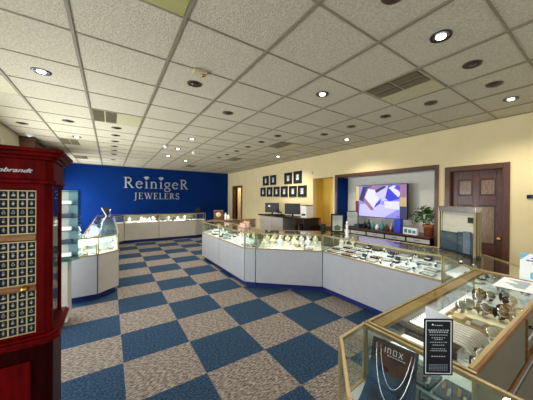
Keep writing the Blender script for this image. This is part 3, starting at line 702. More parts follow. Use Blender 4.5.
W_ = [
 (wB, 2.02, .645, .0, -.9, 'steel watch with pale dial standing at the front end of the wooden tray'),
 (wB, 2.01, .56, .0, -.6, 'steel watch with pale dial, second along the wooden tray'),
 (wA, 2.02, .475, .0, -.7, 'black strapped dark watch in the middle of the wooden tray'),
 (wC, 2.01, .39, .0, -.5, 'black watch with gold case at the rear end of the wooden tray'),
 (wB, 1.93, .66, .0, -.8, 'small steel watch beside the tray partition'),
 (wD, 2.16, .40, 0, -.4, 'navy watch behind the wooden tray near the rear rail'),
 (wC, 2.15, .485, 0, -.5, 'gold cased watch just beyond the wooden tray'),
 (wB, 1.71, .43, 0, -1.2, 'large round steel watch standing alone on the white deck'),
 (wA, 1.42, .40, 0, -.9, 'black watch on the white deck by the rear rail below the ramp'),
 (wA, 1.33, .39, 0, -.9, 'black watch beside the one under the bracelet clasps'),
 (wB, 1.47, .385, 0, -.9, 'steel watch at the rear rail nearest the ramp clasps'),
 (wA, 2.35, .62, 0, -.7, 'black watch standing beyond the tray towards the corner'),
 (wD, 2.36, .50, 0, -.5, 'navy watch on the deck near the corner partition'),
 (wA, 2.42, .54, 0, -.8, 'dark watch against the corner partition'),
 (wC, 2.36, .69, 0, -.5, 'gold cased watch near the front glass by the corner partition'),
 (wA, 2.80, .60, 0, -.9, 'black watch in the middle of the corner showcase'), (wB, 2.95, .72, 0, -.9, 'steel watch behind the black one in the corner showcase'), (wD, 2.74, .48, 0, -.8, 'navy watch near the back of the corner showcase'),
 (wB, 2.68, .62, 0, -.9, 'steel watch beside the partition in the corner showcase'), (wC, 3.08, .84, 0, -.9, 'gold cased watch under the display box in the corner showcase'), (wA, 3.2, .98, 0, -.9, 'black watch in the far corner of the corner showcase'),
 (wB, 2.25, .66, 0, -.8, 'steel watch between the wooden tray and the far black watch'),
]
for r, x, y, z, rz, lb in W_:
    zz = RZ + .0016 + (.012 if (1.75 < x < 2.09 and .36 < y < .7) else 0)
    place(r, (x, y, zz), rz, lb, 'wristwatches in the near showcase')
for k, (x, y) in enumerate(((1.8, .43), (1.8, .52), (1.8, .62))):
    o = thing('ring_box', ['dark green', 'grey', 'tan'][k] + ' jewellery box in the wooden watch tray, ' + ORD[k + 1] + ' from the rear rail', 'jewelry box', (x, y, RZ), 'small boxes in the wooden tray')
    m = mat('box_%d' % k, [s2l(70, 86, 70), s2l(120, 118, 110), s2l(176, 150, 104)][k], .6)
    part(MB().box(x - .035, y - .03, RZ + .0125, x + .035, y + .03, RZ + .035), 'box_base', m, o, .003)
    part(MB().box(x - .036, y - .031, RZ + .0352, x + .036, y + .031, RZ + .046), 'box_lid', m, o, .003)
for k, (x, y) in enumerate(((2.24, .72), (2.2, .58), (2.27, .5), (2.5, .70), (2.5, .42))):
    o = tag(MB().box(x - .05, y - .035, RZ + .0005, x + .05, y + .035, RZ + .012).build('display_pad', M['dim' if k % 2 else 'white'], bevel=.003),
        ['white', 'slate blue', 'white', 'slate blue', 'white'][k] + ' flat display pad ' + ['by the front glass beyond the tray', 'beyond the middle of the wooden tray', 'between the tray and the navy watch', 'in the front corner by the partition', 'in the rear corner by the partition'][k], 'display pad', 'flat display pads')
for k, (y0_, y1_) in enumerate(((.335, .455), (.465, .585), (.595, .735))):
    o = thing('accessory_tray', 'slate tray of small silver and gold bars beside the near partition, ' + ['rear', 'middle', 'front'][k] + ' of three', 'tray', (1.11, (y0_ + y1_) / 2, RZ), 'slate trays in the near showcase')
    part(MB().box(1.052, y0_, RZ + .0005, 1.175, y1_, RZ + .012), 'tray_pad', M['dim'], o, .003)
    for j in range(4):
        yy = y0_ + .02 + j * .027; part(MB().obox((1.09 + .03 * (j % 2), yy, RZ + .0155), (.024, .006, 0), (-.002, .005, 0), (0, 0, .003)), 'bar', M['brass' if j % 2 else 'silver'], o)
# contents of nearest corner case: leaning dark display with two chains
dp = thing('chain_display', 'dark printed display board with white lettering leaning in the nearest showcase', 'display board', (.96, .58, ZD))
tA, tB = Vector((.985, .672, .966)), Vector((1.012, .495, .966)); bA, bB = Vector((.86, .675, ZD + .003)), Vector((.93, .44, ZD + .003))
nrm = (tB - tA).cross(bA - tA).normalized()
if nrm.x > 0: nrm = -nrm
def dpt(u, v): # u 0..1 left->right, v 0..1 bottom->top
    a = bA.lerp(tA, v); b_ = bB.lerp(tB, v); return a.lerp(b_, u)
q = MB(); N_ = 14
for i in range(N_):
    v0, v1 = i / N_, (i + 1) / N_
    w0, w1 = .06 * math.sin(PI * v0 * 1.2), .06 * math.sin(PI * v1 * 1.2)
    q.k = 0
    q.plate([dpt(w0, v0), dpt(1 - w0, v0), dpt(1 - w1, v1), dpt(w1, v1)], nrm, .006)
part(q, 'board', M['print'], dp)
q = MB(); arc = [dpt(.1 + .84 * t, .80 + .1 * (2 * t - 1) ** 2 - .26 * math.sin(PI * t * .95)) for t in [i / 10 for i in range(11)]]
for i in range(10):
    t0_, t1_ = .1 + .84 * i / 10, .1 + .84 * (i + 1) / 10
    q.plate([arc[i] + nrm * .0062, arc[i+1] + nrm * .0062, dpt(t1_, .97) + nrm * .0062, dpt(t0_, .97) + nrm * .0062], nrm, .0008)
part(q, 'printed_band', M['skin'], dp)
q = MB(); ex = (dpt(.8, .86) - dpt(.25, .86)); Lx = ex.length; ex.normalize(); ez = nrm.cross(ex).normalized()
if ez.z < 0: ez = -ez
px_ = dpt(.30, .84) + nrm * .0072; hh = .021
x = 0
for ch in 'INOX': x += glyph(q, ch, px_ + ex * x, ex, ez, hh, nrm * .0012, 1.25) + .004
for k in range(7): q.obox(px_ + ex * (.018 + k * .011) - ez * .008 + nrm * .0005, ex * .0038, ez * .0014, nrm * .0005)
part(q, 'lettering', M['txt'], dp)
for k, (ua, ub, dep, rr, lb) in enumerate(((.2, .9, .40, .0018, 'long silver rope chain hanging in a deep curve over the dark display board'), (.1, .97, .2, .0022, 'outer silver chain hanging around the longer curve of the dark display board'))):
    pts = []
    for i in range(21):
        t = i / 20; u = ua + (ub - ua) * t; v = dep + (.93 - dep) * abs(2 * t - 1) ** 1.9
        pts.append(dpt(u, v) + nrm * (.0105 + .001 * k))
    o = MB().tube(pts, rr, 6).build('chain_necklace', M['silver']); tag(o, lb, 'necklace', 'silver chains on the dark display')
for k, (x, y) in enumerate(((.87, .36), (.93, .26), (.80, .26), (.95, .36), (.72, .40))):
    place(PR[['bn', 'bk', 'tb', 'bk', 'tw'][k]][0], (x, y, ZD + .0006), -.8, PR[['bn', 'bk', 'tb', 'bk', 'tw'][k]][1] + ' inside the nearest corner showcase, ' + ['in its middle', 'by its partition near the rear', 'at its rear left', 'against its partition', 'by its slanted front glass'][k], 'pieces in the nearest showcase')

# ------------------------------------------------------------------ things on top of the showcases
ZG = ZT + .0005
# black tent sign
LA, RA, BA = Vector((.88, .41, ZG)), Vector((.96, .35, ZG)), Vector((.99, .455, ZG)); hS = .195
ts = thing('tent_sign', 'black framed folded tent sign with small white lettering standing on the near glass', 'sign', (.94, .4, ZG))
nf = Vector((-(RA - LA).y * -1, 0, 0)); e_ = (RA - LA).normalized(); nf = Vector((e_.y, -e_.x, 0))
if nf.dot(Vector((-1, -1, 0))) < 0: nf = -nf
up_ = Vector((0, 0, hS))
part(MB().plate([LA, RA, RA + up_, LA + up_], nf, .002), 'front_panel', M['black'], ts)
e2 = (BA - RA).normalized(); n2 = Vector((e2.y, -e2.x, 0))
part(MB().plate([RA, BA, BA + up_, RA + up_], n2, .002), 'back_panel', M['paper'], ts, label='white back panel')
q = MB(); Wd = (RA - LA).length
def on(u, v, o=.0022): return LA + e_ * u * Wd + Vector((0, 0, v * hS)) + nf * o
for a, b_ in (((.07, .035), (.93, .035)), ((.07, .965), (.93, .965))): q.obox((on(*a) + on(*b_)) / 2, e_ * (Wd * .43), Vector((0, 0, .0013)), nf * .0004)
for u in (.07, .93): q.obox(on(u, .5), e_ * .0013, Vector((0, 0, hS * .465)), nf * .0004)
part(q, 'white_border', M['txt'], ts)
q = MB()
rowsT = [(.885, .3, 1.0, 4), (.80, .72, 1.3, 9), (.765, .66, 1.3, 8), (.715, .62, .8, 8), (.665, .5, .8, 6), (.635, .3, .8, 4), (.585, .6, .8, 8), (.535, .42, .8, 6), (.47, .5, .8, 7), (.435, .6, .8, 8), (.335, .5, 1.2, 6)]
for v, wd, th_, nn in rowsT:
    x0_ = .5 - wd / 2
    for k in range(nn):
        u = x0_ + wd * (k + .5) / nn; q.obox(on(u, v), e_ * (wd / nn * Wd * random.uniform(.2, .34)), Vector((0, 0, .0010 * th_)), nf * .0004)
q.plate([on(.3, .875), on(.34, .9), on(.3, .915), on(.26, .9)], nf, .0005)
part(q, 'lettering', M['txt'], ts)
q = MB()
for v in (.19, .165, .14, .115, .09):
    for k in range(9): q.obox(on(.17 + .66 * (k + .5) / 9, v), e_ * (Wd * .026), Vector((0, 0, .0008)), nf * .0004)
part(q, 'fine_print', M['txtg'], ts)
# white sheets and upright brochure
o = MB().plate([(2.21, .56, ZG), (2.53, .565, ZG), (2.535, .34, ZG), (2.22, .33, ZG)], (0, 0, 1), .0012).build('paper_sheet', M['paper'])
tag(o, 'white paper sheet lying flat on the glass by the upright brochure', 'paper')
q = MB()
for k in range(6): q.box(2.28 + k * .035, .4, ZG + .0013, 2.31 + k * .035, .4 + .03 * (2 + k % 3), ZG + .0017)
o2 = q.build('printed_marks', M['txtg'], None); o2.parent = o
bs = thing('brochure_stand', 'upright white brochure card with blue corner and violet lettering at the right edge', 'brochure', (2.56, .4, ZG))
b0, b1 = Vector((2.575, .485, ZG)), Vector((2.56, .31, ZG)); eb = (b1 - b0).normalized(); nb = Vector((-1, 0, 0)) - eb * Vector((-1, 0, 0)).dot(eb); nb.normalize(); Lb = (b1 - b0).length; hB = .2; lean = Vector((.03, 0, hB))
part(MB().plate([b0, b1, b1 + lean, b0 + lean], nb, .002), 'card', M['paper'], bs)
part(MB().bar(b0 + Vector((.05, 0, .004)), b1 + Vector((.05, 0, .004)), .05, .006), 'stand_foot', M['acryl'], bs)
def ob(u, v, o=.0024): return b0 + eb * u * Lb + lean * v + nb * o
q = MB(); q.plate([ob(0, 1), ob(.32, 1), ob(0, .72)], nb, .0005); part(q, 'blue_corner', M['txtb'], bs); q = MB(); q.plate([ob(.35, .1), ob(.55, .02), ob(.78, .12), ob(.76, .3), ob(.55, .38), ob(.36, .3)], nb, .0005)
part(q, 'blue_heart', M['txtb'], bs)
q = MB()
for v, u0_, u1_ in ((.84, .36, .84), (.74, .2, .84), (.64, .4, .8)):
    for k in range(5):
        uu = u0_ + (u1_ - u0_) * (k + .5) / 5; q.obox(ob(uu, v), eb * ((u1_ - u0_) * Lb * .085), lean.normalized() * .005, nb * .0004)
part(q, 'lettering', M['txtp'], bs)
# small chrome bell on the corner
o = thing('counter_bell', 'tiny chrome and black bell on the glass corner in front of the display box', 'bell', (2.72, .93, ZG))
part(MB().lathe([(.022, 0), (.022, .006), (.018, .008)], (2.72, .93, ZG), 16), 'bell_base', M['black'], o)
part(MB().lathe([(.018, .008), (.016, .02), (.008, .028), (.002, .034)], (2.72, .93, ZG), 16), 'bell_dome', M['silver'], o)
# square display box
fl_, frr = Vector((3.30, 1.38, ZG)), Vector((3.07, .92, ZG)); ef = (frr - fl_).normalized(); dn = Vector((-ef.y, ef.x, 0))
if dn.x < 0: dn = -dn
Wc = (frr - fl_).length; Hc = .535; Dc = .08
cb = thing('countertop_display_case', 'square brass framed glass display box standing on the corner showcase', 'display case', (3.3, 1.1, ZG))
def oc(u, d_, z): return fl_ + ef * u * Wc + dn * d_ + Vector((0, 0, z))
q = MB()
for u, d_ in ((0, 0), (0, Dc), (1, 0), (1, Dc)):
    q = MB(); q.bar(oc(u, d_, 0) + ef * (.014 if u == 0 else -.014) + dn * (.012 if d_ == 0 else -.012), oc(u, d_, Hc - .03) + ef * (.014 if u == 0 else -.014) + dn * (.012 if d_ == 0 else -.012), .028, .024)
    part(q, 'corner_post', M['olive'], cb)
q = MB(); q.plate([oc(0, 0, Hc - .06), oc(1, 0, Hc - .06), oc(1, Dc, Hc - .06), oc(0, Dc, Hc - .06)], (0, 0, 1), .06)
part(q, 'top_housing', M['pewter'], cb, .004)
q = MB(); q.plate([oc(0, 0, 0), oc(1, 0, 0), oc(1, Dc, 0), oc(0, Dc, 0)], (0, 0, 1), .022)
part(q, 'base_plate', M['steel'], cb, .003)
part(MB().plate([oc(.06, .004, .023), oc(.94, .004, .023), oc(.94, .004, Hc - .061), oc(.06, .004, Hc - .061)], dn, .004), 'front_glass', M['glass'], cb)
part(MB().plate([oc(1, .026, .023) - ef * .008, oc(1, Dc - .026, .023) - ef * .008, oc(1, Dc - .026, Hc - .061) - ef * .008, oc(1, .026, Hc - .061) - ef * .008], ef, .004), 'side_panel', M['olive'], cb)
q = MB()  # slats, blocks and sign model the street reflection in the front glass
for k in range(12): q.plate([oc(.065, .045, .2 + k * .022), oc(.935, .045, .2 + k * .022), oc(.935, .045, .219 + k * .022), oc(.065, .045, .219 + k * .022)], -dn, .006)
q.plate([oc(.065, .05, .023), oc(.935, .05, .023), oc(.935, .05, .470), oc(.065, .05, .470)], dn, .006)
part(q, 'reflection_slats', M['warmcream'], cb)
part(MB().plate([oc(.07, .015, .0225), oc(.52, .015, .0225), oc(.52, .015, .235), oc(.07, .015, .235)], dn, .02), 'reflection_block', M['dim'], cb, .004)
part(MB().plate([oc(.53, .018, .0225), oc(.66, .018, .0225), oc(.66, .018, .25), oc(.53, .018, .25)], dn, .018), 'reflection_block', M['dim'], cb, .004)
part(MB().plate([oc(.67, .016, .0225), oc(.85, .016, .0225), oc(.85, .016, .262), oc(.67, .016, .262)], dn, .02), 'reflection_block', M['greyb'], cb, .004, label='pale grey block of the modelled reflection')
part(MB().plate([oc(.86, .018, .0225), oc(.93, .018, .0225), oc(.93, .018, .25), oc(.86, .018, .25)], dn, .018), 'reflection_block', M['dim'], cb, .004)
part(MB().plate([oc(.76, .034, .36), oc(.9, .034, .36), oc(.9, .034, .42), oc(.76, .034, .42)], -dn, .003), 'reflection_sign', M['black'], cb)
# leaning framed picture, grey framed picture, speaker, figurine on the rear of the main run
def easel(name, label, base, w_, h_, face, lean_, mf, mp, fw_=.022):
    base = Vector(base); f = Vector((math.cos(face), math.sin(face), 0)); ex_ = Vector((-f.y, f.x, 0))
    upv = (Vector((0, 0, 1)) * math.cos(lean_) - f * math.sin(lean_)).normalized(); o = thing(name, label, 'picture frame', base)
    P = lambda u, v: base + ex_ * (u - .5) * w_ + upv * v * h_
    nn = f * math.cos(lean_) + Vector((0, 0, 1)) * math.sin(lean_)
    q = MB()
    for a, b_ in (((0, 0), (1, 0)), ((0, 1), (1, 1)), ((0, 0), (0, 1)), ((1, 0), (1, 1))):
        A_, B_ = P(*a), P(*b_); d_ = (B_ - A_).normalized(); s_ = d_.cross(nn); cc = (P(.5, .5) - (A_ + B_) / 2).normalized() * fw_ / 2
        q.obox((A_ + B_) / 2 + cc, d_ * ((B_ - A_).length / 2), s_ * fw_ / 2, nn * .008)
    part(q, 'frame', mf, o)
    part(MB().plate([P(.04, .03), P(.96, .03), P(.96, .97), P(.04, .97)], nn, .003), 'picture', mp, o)
    lg = MB(); top = P(.5, .7) - nn * .01; lg.bar(top, Vector((top.x, top.y, base.z)) - f * h_ * .12, .02, .006); part(lg, 'easel_leg', mf, o)
    return o, P, nn
M['photo1'] = mat('pale_print', s2l(150, 156, 146), .4, c2=s2l(196, 200, 196), scale=6)
o, P, nn = easel('picture_frame', 'black frame with pale print leaning back on the rear of the slanted showcase', (3.36, 3.10, ZG + .002), .24, .34, math.radians(224), .16, M['black'], M['photo1'], .03)
q = MB(); q.plate([P(.3, .12), P(.7, .12), P(.75, .3), P(.5, .42), P(.25, .3)], nn, .004); part(q, 'printed_figure', M['leafs'], o)
easel('picture_frame', 'grey print in dark frame on the credenza behind the white figurine', (4.54, 3.73, .967), .27, .36, math.radians(222), .1, M['black'], M['photo1'], .018)
o = thing('speaker', 'small black upright speaker on the rear corner of the slanted showcase', 'speaker', (3.20, 3.30, ZG))
part(MB().obox((3.20, 3.30, ZG + .075), (.03, .028, 0), (-.028, .03, 0), (0, 0, .075)), 'housing', M['black'], o, .006)
for z in (.045, .105): part(MB().lathe([(.02, 0), (.017, .004), (.004, .002)], Vector((3.20, 3.30, ZG + z)) + Vector((-.0295, -.0285, 0)), 16, (-.7, -.72, 0)), 'driver', M['steel'], o)
o = thing('figurine', 'slim white figurine standing before the leaning black picture frame', 'figurine', (3.06, 2.62, ZG))
part(MB().lathe([(.032, 0), (.032, .014), (.02, .024), (.028, .08), (.017, .14), (.022, .19), (.01, .215), (.018, .232), (.016, .252), (.002, .262)], (3.06, 2.62, ZG), 16), 'body', M['white'], o)
# clock and bottles at the far end
CK = Vector((2.50, 6.80, ZG))
o = thing('mantel_clock', 'square dark wooden clock with round brass dial on the far end of the main run', 'clock', CK)
part(MB().obox(CK + Vector((0, 0, .14)), (.12, -.05, 0), (.015, .036, 0), (0, 0, .14)), 'clock_case', M['dwood'], o, .01)
nk = Vector((-.38, -.92, 0)).normalized()
part(MB().lathe([(.078, 0), (.078, .012), (.068, .014)], CK + Vector((0, 0, .15)) + nk * .037, 24, nk), 'dial_rim', M['brass'], o)
part(MB().lathe([(.066, .0142), (.065, .0152)], CK + Vector((0, 0, .15)) + nk * .037, 24, nk), 'dial', M['ventw'], o)
for k, (x, y, h_, lb) in enumerate(((2.68, 6.75, .2, 'tall white spray bottle right of the wooden clock'), (2.76, 6.74, .16, 'shorter white bottle right of the wooden clock'))):
    o = thing('bottle', lb, 'bottle', (x, y, ZG), 'white bottles by the clock')
    part(MB().lathe([(.035, 0), (.037, .01), (.037, h_ * .75), (.02, h_ * .84), (.018, h_ * .86)], (x, y, ZG), 16), 'bottle_body', M['white'], o)
    part(MB().lathe([(.019, h_ * .861), (.019, h_), (.006, h_ * 1.02)], (x, y, ZG), 14), 'cap', M['canw'], o)
o = thing('card_holder', 'small grey card holder on the showcase by the blue wall', 'card holder', (2.98, 10.5, ZG))
part(MB().box(2.88, 10.5, ZG, 3.08, 10.56, ZG + .03), 'holder', M['acryl'], o); part(MB().obox((2.98, 10.53, ZG + .12), (.1, 0, 0), (0, .006, 0), (0, .005, .1)), 'card', M['steel'], o)
# pink bottle rack on the side run
o = thing('bottle_rack', 'rack of small pink bottles on the rear of the side showcase', 'rack', (2.36, 4.85, ZG))
part(MB().box(2.28, 4.7, ZG, 2.44, 5.0, ZG + .02), 'rack_base', M['pink'], o, .004); part(MB().box(2.38, 4.71, ZG + .02, 2.43, 4.99, ZG + .06), 'rack_step', M['pink'], o, .004)
for k in range(4):
    for r in range(2):
        x, y, z = 2.32 + r * .085, 4.745 + k * .07, ZG + .02 + r * .04
        b = thing('small_bottle', 'little pink capped bottle in the %s row of the rack, %s from the near end' % (['front', 'rear'][r], ORD[k + 1]), 'bottle', (x, y, z), 'pink bottles on the rack')
        part(MB().lathe([(.02, 0), (.022, .005), (.022, .045), (.01, .055), (.009, .06)], (x, y, z + .0005), 12), 'bottle_body', M['pink'], b)
        part(MB().lathe([(.011, .0605), (.011, .08)], (x, y, z), 10), 'cap', M['brass'], b)
# clear sloped stand on the left run with chevron ornament
o = thing('acrylic_stand', 'clear sloped acrylic stand on the angled end of the left run', 'display stand', (-.1, 5.1, ZG))
base = [(-.30, 4.96), (-.12, 4.88), (.10, 5.11), (-.12, 5.2)]; top = [(-.18, 5.0), (-.10, 4.97), (.06, 5.1), (-.08, 5.15)]
zt = ZG + .27; q = MB()
for i in range(4):
    j = (i + 1) % 4; a, b_, c_, d_ = (*base[i], ZG + .007), (*base[j], ZG + .007), (*top[j], zt), (*top[i], zt)
    nn = (Vector(b_) - Vector(a)).cross(Vector(d_) - Vector(a)); q.plate([a, b_, c_, d_], -nn if nn.z > 0 else nn, .004)
part(q, 'sloped_sides', M['acryl'], o)
part(MB().prism(base, ZG, ZG + .006), 'base_sheet', M['acryl'], o); part(MB().prism(inset(top, -.006), zt + .001, zt + .007), 'top_sheet', M['acryl'], o)
q = MB()
for i in range(4): q.bar((*base[i], ZG + .008), (*top[i], zt), .008, .008)
part(q, 'polished_edges', M['silver'], o)
o = thing('chevron_ornament', 'silver chevron shaped ornament on the clear sloped stand', 'ornament', (-.12, 5.02, zt))
q = MB(); q.bar((-.105, 4.95, zt + .175), (-.04, 4.955, zt + .04), .02, .014); q.bar((-.04, 4.955, zt + .04), (-.11, 4.945, zt - .085), .02, .014); part(q, 'chevron', M['white'], o)
part(MB().plate([(-.095, 4.965, zt + .175), (-.01, 4.985, zt + .175), (.005, 4.985, zt + .06), (-.032, 4.97, zt + .045)], (0, 1, 0), .006), 'grey_wing', M['steel'], o)
o = thing('perfume_bottle', 'narrow clear bottle beside the silver chevron on the sloped stand', 'bottle', (.0, 5.085, zt + .007))
part(MB().box(-.012, 5.07, zt + .0075, .018, 5.10, zt + .1), 'bottle_body', M['acryl'], o, .003); part(MB().cyl((.003, 5.085, zt + .1005), .01, 0, .035, 12), 'cap', M['silver'], o)
# ------------------------------------------------------------------ white shelf tower left
T0, T1, U0, U1 = -.84, -.405, 3.98, 4.36
tw = thing('display_tower', 'tall white backed glass shelf tower between the red cabinet and the left run', 'display tower', ((T0 + T1) / 2, (U0 + U1) / 2, 0))
part(MB().box(T0, U0, .08, T1, U1, .82), 'tower_base', M['laminate2'], tw, .003); part(MB().box(T0 + .05, U0 + .05, 0, T1 - .05, U1 - .05, .08), 'toe_kick', M['kick'], tw)
part(MB().prism([(T0 - .02, U0 - .05), (T1 + .02, U0 - .05), (T1 + .11, U0 + .06), (T1 + .11, U1 + .02), (T0 - .02, U1 + .02)], .822, .834), 'glass_slab', M['glassg'], tw)
q = MB(); q.box(T0, U0 + .14, .836, T1 - .01, U0 + .155, 1.68); q.box(T0, U0 + .156, .836, T0 + .018, U1, 1.68); part(q, 'back_panels', M['laminate2'], tw)
part(MB().box(T1 - .009, U0 + .14, .836, T1 + .084, U0 + .148, 1.68), 'teal_backing', M['frost'], tw)
for k in range(6): part(MB().box(T0 + .02, U0 + .02, .86 + k * .16, T1 + .085, U0 + .139, .868 + k * .16), 'glass_shelf', M['glassg'], tw)
part(MB().box(T1 + .087, U0 + .02, .836, T1 + .095, U1, 1.685), 'side_pane', M['glassg'], tw); part(MB().box(T0, U0, 1.687, T1 + .095, U1, 1.697), 'top_pane', M['glassg'], tw)
for k in range(5):
    b = MB().box(T1 - .10, U0 + .03, .8685 + k * .16, T1 + .03, U0 + .12, .91 + k * .16).build('gift_box', M['dim' if k % 2 else 'white'], bevel=.004)
    tag(b, ('slate blue' if k % 2 else 'white') + ' small box on the glass shelf tower, ' + ORD[k + 1] + ' shelf from the bottom', 'box', 'boxes on the glass shelf tower')

# ------------------------------------------------------------------ red charm cabinet
CX1, CY0_, CY1_ = -.193, 1.40, 1.67; CX0 = -.80; cf = .022
def ccorn(x1, y0, y1, x0, c): return [(x0 + c, y0), (x1 - c, y0), (x1, y0 + c), (x1, y1), (x0, y1), (x0, y0 + c)]
ct = thing('charm_cabinet', 'tall cherry red wooden charm cabinet with script lettering at the left edge', 'display cabinet', (-.5, 1.6, 0))
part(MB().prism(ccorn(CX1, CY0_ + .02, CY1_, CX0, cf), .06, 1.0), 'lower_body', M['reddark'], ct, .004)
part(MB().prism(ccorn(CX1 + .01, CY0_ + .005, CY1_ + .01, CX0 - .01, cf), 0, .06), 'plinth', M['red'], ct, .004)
q = MB()
for k, (z0, z1, o_) in enumerate(((.995, 1.008, .012), (1.008, 1.024, .026), (1.024, 1.034, .018))): q.prism(ccorn(CX1 + o_, CY0_ - o_, CY1_ + o_, CX0 - o_, cf), z0, z1)
part(q, 'waist_moulding', M['red'], ct, .003)
q = MB(); q.prism(ccorn(CX1 + .003, CY0_ - .004, CY1_ + .003, CX0 - .003, cf), 1.66, 1.742)
for z0, z1, o_ in ((1.645, 1.66, .012), (1.742, 1.755, .014), (1.755, 1.77, .028), (1.77, 1.785, .038)): q.prism(ccorn(CX1 + o_, CY0_ - o_, CY1_ + o_, CX0 - o_, cf), z0, z1)
part(q, 'cornice', M['red'], ct, .003)
q = MB()   # stiles, back, side rails
gx1 = -.239  # right edge of the trays
q.prism([(gx1, CY0_ + .002), (CX1 - cf, CY0_ + .002), (CX1, CY0_ + cf), (CX1, CY0_ + cf + .018), (CX1 - .02, CY0_ + cf + .018), (gx1, CY0_ + .05)], 1.034, 1.645)
q.box(CX1 - .02, CY1_ - .018, 1.034, CX1, CY1_, 1.645); q.box(CX0, CY1_ - .02, 1.034, CX1 - .021, CY1_, 1.645); q.box(CX0, CY0_ + .03, 1.034, CX0 + .02, CY1_ - .021, 1.645); q.box(CX0, CY0_ + .002, 1.034, CX0 + .05, CY0_ + .0295, 1.645)
q.box(CX0 + .05, CY0_ + .004, 1.034, gx1, CY0_ + .03, 1.045); q.box(CX0 + .05, CY0_ + .004, 1.622, gx1, CY0_ + .03, 1.645)
part(q, 'cabinet_frame', M['red'], ct, .002)
part(MB().box(CX1 - .012, CY0_ + cf + .019, 1.035, CX1 - .007, CY1_ - .019, 1.644), 'side_glass', M['acryl'], ct)
part(MB().box(CX1 - .03, CY0_ + cf + .022, 1.035, CX1 - .022, CY1_ - .0205, 1.644), 'dark_lining', M['black'], ct)
q = MB()
for z0, z1 in ((1.215, 1.240), (1.418, 1.443)): q.box(CX0 + .05, CY0_ + .004, z0, gx1, CY0_ + .03, z1)
part(q, 'tray_rails', M['orange'], ct, .002)
pitx, ncol = .0252, 9
M['tgold'] = mat('gold_tray_lattice', s2l(190, 176, 130), .4, metal=.2)
gem_ = M['silver']
for z0 in (1.047, 1.242, 1.445):
    q = MB(); pz = .0341; hgt = pz * 5
    for c in range(ncol + 1): q.box(gx1 - c * pitx - .003, CY0_ + .006, z0, gx1 - c * pitx + .001, CY0_ + .0125, z0 + hgt)
    for r in range(6): q.box(gx1 - ncol * pitx, CY0_ + .0062, z0 + r * pz - .002, gx1, CY0_ + .0123, z0 + r * pz + .002)
    part(q, 'tray_lattice', M['tgold'], ct)
    for r in range(5):
        for c in range(6):
            xc, zc = gx1 - (c + .5) * pitx - .001, z0 + (r + .5) * pz
            if c >= 5 and r > 9: continue
            cd = part(MB().box(xc - .0104, CY0_ + .009, zc - .0148, xc + .0104, CY0_ + .012, zc + .0148), 'charm_card', M['blackv'], ct)
            s = MB(); sh = (r * 3 + c * 5 + int(z0 * 50)) % 5
            y = CY0_ + .0075
            s.ring((xc, y, zc + .0075), .0022, .0007, (0, 1, 0), 8, 4)
            if sh == 0: s.ball((xc, y, zc - .001), .0045, 8)
            elif sh == 1: s.plate([(xc - .005, y, zc + .001), (xc, y, zc + .005), (xc + .005, y, zc + .001), (xc, y, zc - .007)], (0, -1, 0), .002)
            elif sh == 2: s.obox((xc, y, zc - .001), (.0014, 0, 0), (0, .001, 0), (0, 0, .006)); s.obox((xc, y, zc + .001), (.0042, 0, 0), (0, .001, 0), (0, 0, .0013))
            elif sh == 3: s.ring((xc, y, zc - .001), .0042, .0013, (0, 1, 0), 10, 4)
            else: s.plate([(xc - .006, y, zc - .004), (xc + .005, y, zc - .005), (xc + .006, y, zc + .002), (xc - .001, y, zc + .004)], (0, -1, 0), .002)
            part(s, 'charm', M['charm'], cd)
part(MB().lathe([(.012, 0), (.012, .003), (.006, .006), (.006, .012), (.011, .017), (.009, .024), (.002, .026)], (gx1 - .03, CY0_ + .004, 1.229), 16, (0, -1, 0)), 'brass_knob', M['brass'], ct)
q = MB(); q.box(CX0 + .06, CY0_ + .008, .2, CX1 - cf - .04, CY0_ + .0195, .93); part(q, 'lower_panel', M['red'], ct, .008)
q = MB(); q.tube([(-.42 + .03 * math.cos(a), CY0_ + .002, .835 + .014 * math.sin(a)) for a in [i * 2 * PI / 16 for i in range(16)]], .004, 6, True); part(q, 'brass_pull', M['brass'], ct)
# script lettering on the frieze
tc = bpy.data.curves.new('script', 'FONT'); tc.body = 'Rembrandt'; tc.size = .029; tc.shear = .45; tc.extrude = .0012; tc.offset = .0001; tc.space_character = 1.0
to = bpy.data.objects.new('tmp', tc); COL.objects.link(to); bpy.context.view_layer.update()
me = bpy.data.meshes.new_from_object(to.evaluated_get(bpy.context.evaluated_depsgraph_get())); bpy.data.objects.remove(to)
xs = [v.co.x for v in me.vertices]; wid = max(xs)
for v in me.vertices: # stand it up on the cornice face, right end at x=-.268
    v.co = Vector((v.co.x - wid - .247 + .5, CY0_ - .0052 - v.co.z - 1.6, v.co.y * .8 + 1.688))
me.materials.append(M['txt']); so = bpy.data.objects.new('script_lettering', me); COL.objects.link(so); so.parent = ct

# furniture glimpsed behind the red cabinet
o = thing('wall_cabinet', 'tall brown wooden cabinet against the left wall seen above the red one', 'cabinet', (-1.2, 7.3, 0))
part(MB().box(XL + .001, 6.85, 0, -1.2, 7.8, 2.70), 'cabinet_body', M['dwood'], o, .005); part(MB().box(XL + .001, 6.8, 2.701, -1.18, 7.82, 2.74), 'cornice', M['walnut'], o, .005)
part(MB().box(-1.199, 6.92, .3, -1.185, 7.73, 2.6), 'cabinet_door', M['walnut'], o, .005)
o = thing('wall_cabinet', 'lower dark red cabinet beyond the brown one on the left wall', 'cabinet', (-1.2, 8.3, 0))
part(MB().box(XL + .001, 7.95, 0, -1.0, 8.9, 2.62), 'cabinet_body', M['reddark'], o, .005); part(MB().box(XL + .001, 7.9, 2.621, -.95, 8.94, 2.70), 'cornice', M['red'], o, .005)
o = thing('wall_ornament', 'round pale ring ornament high on the left wall behind the red cabinet', 'ornament', (XL, 5.75, 2.42))
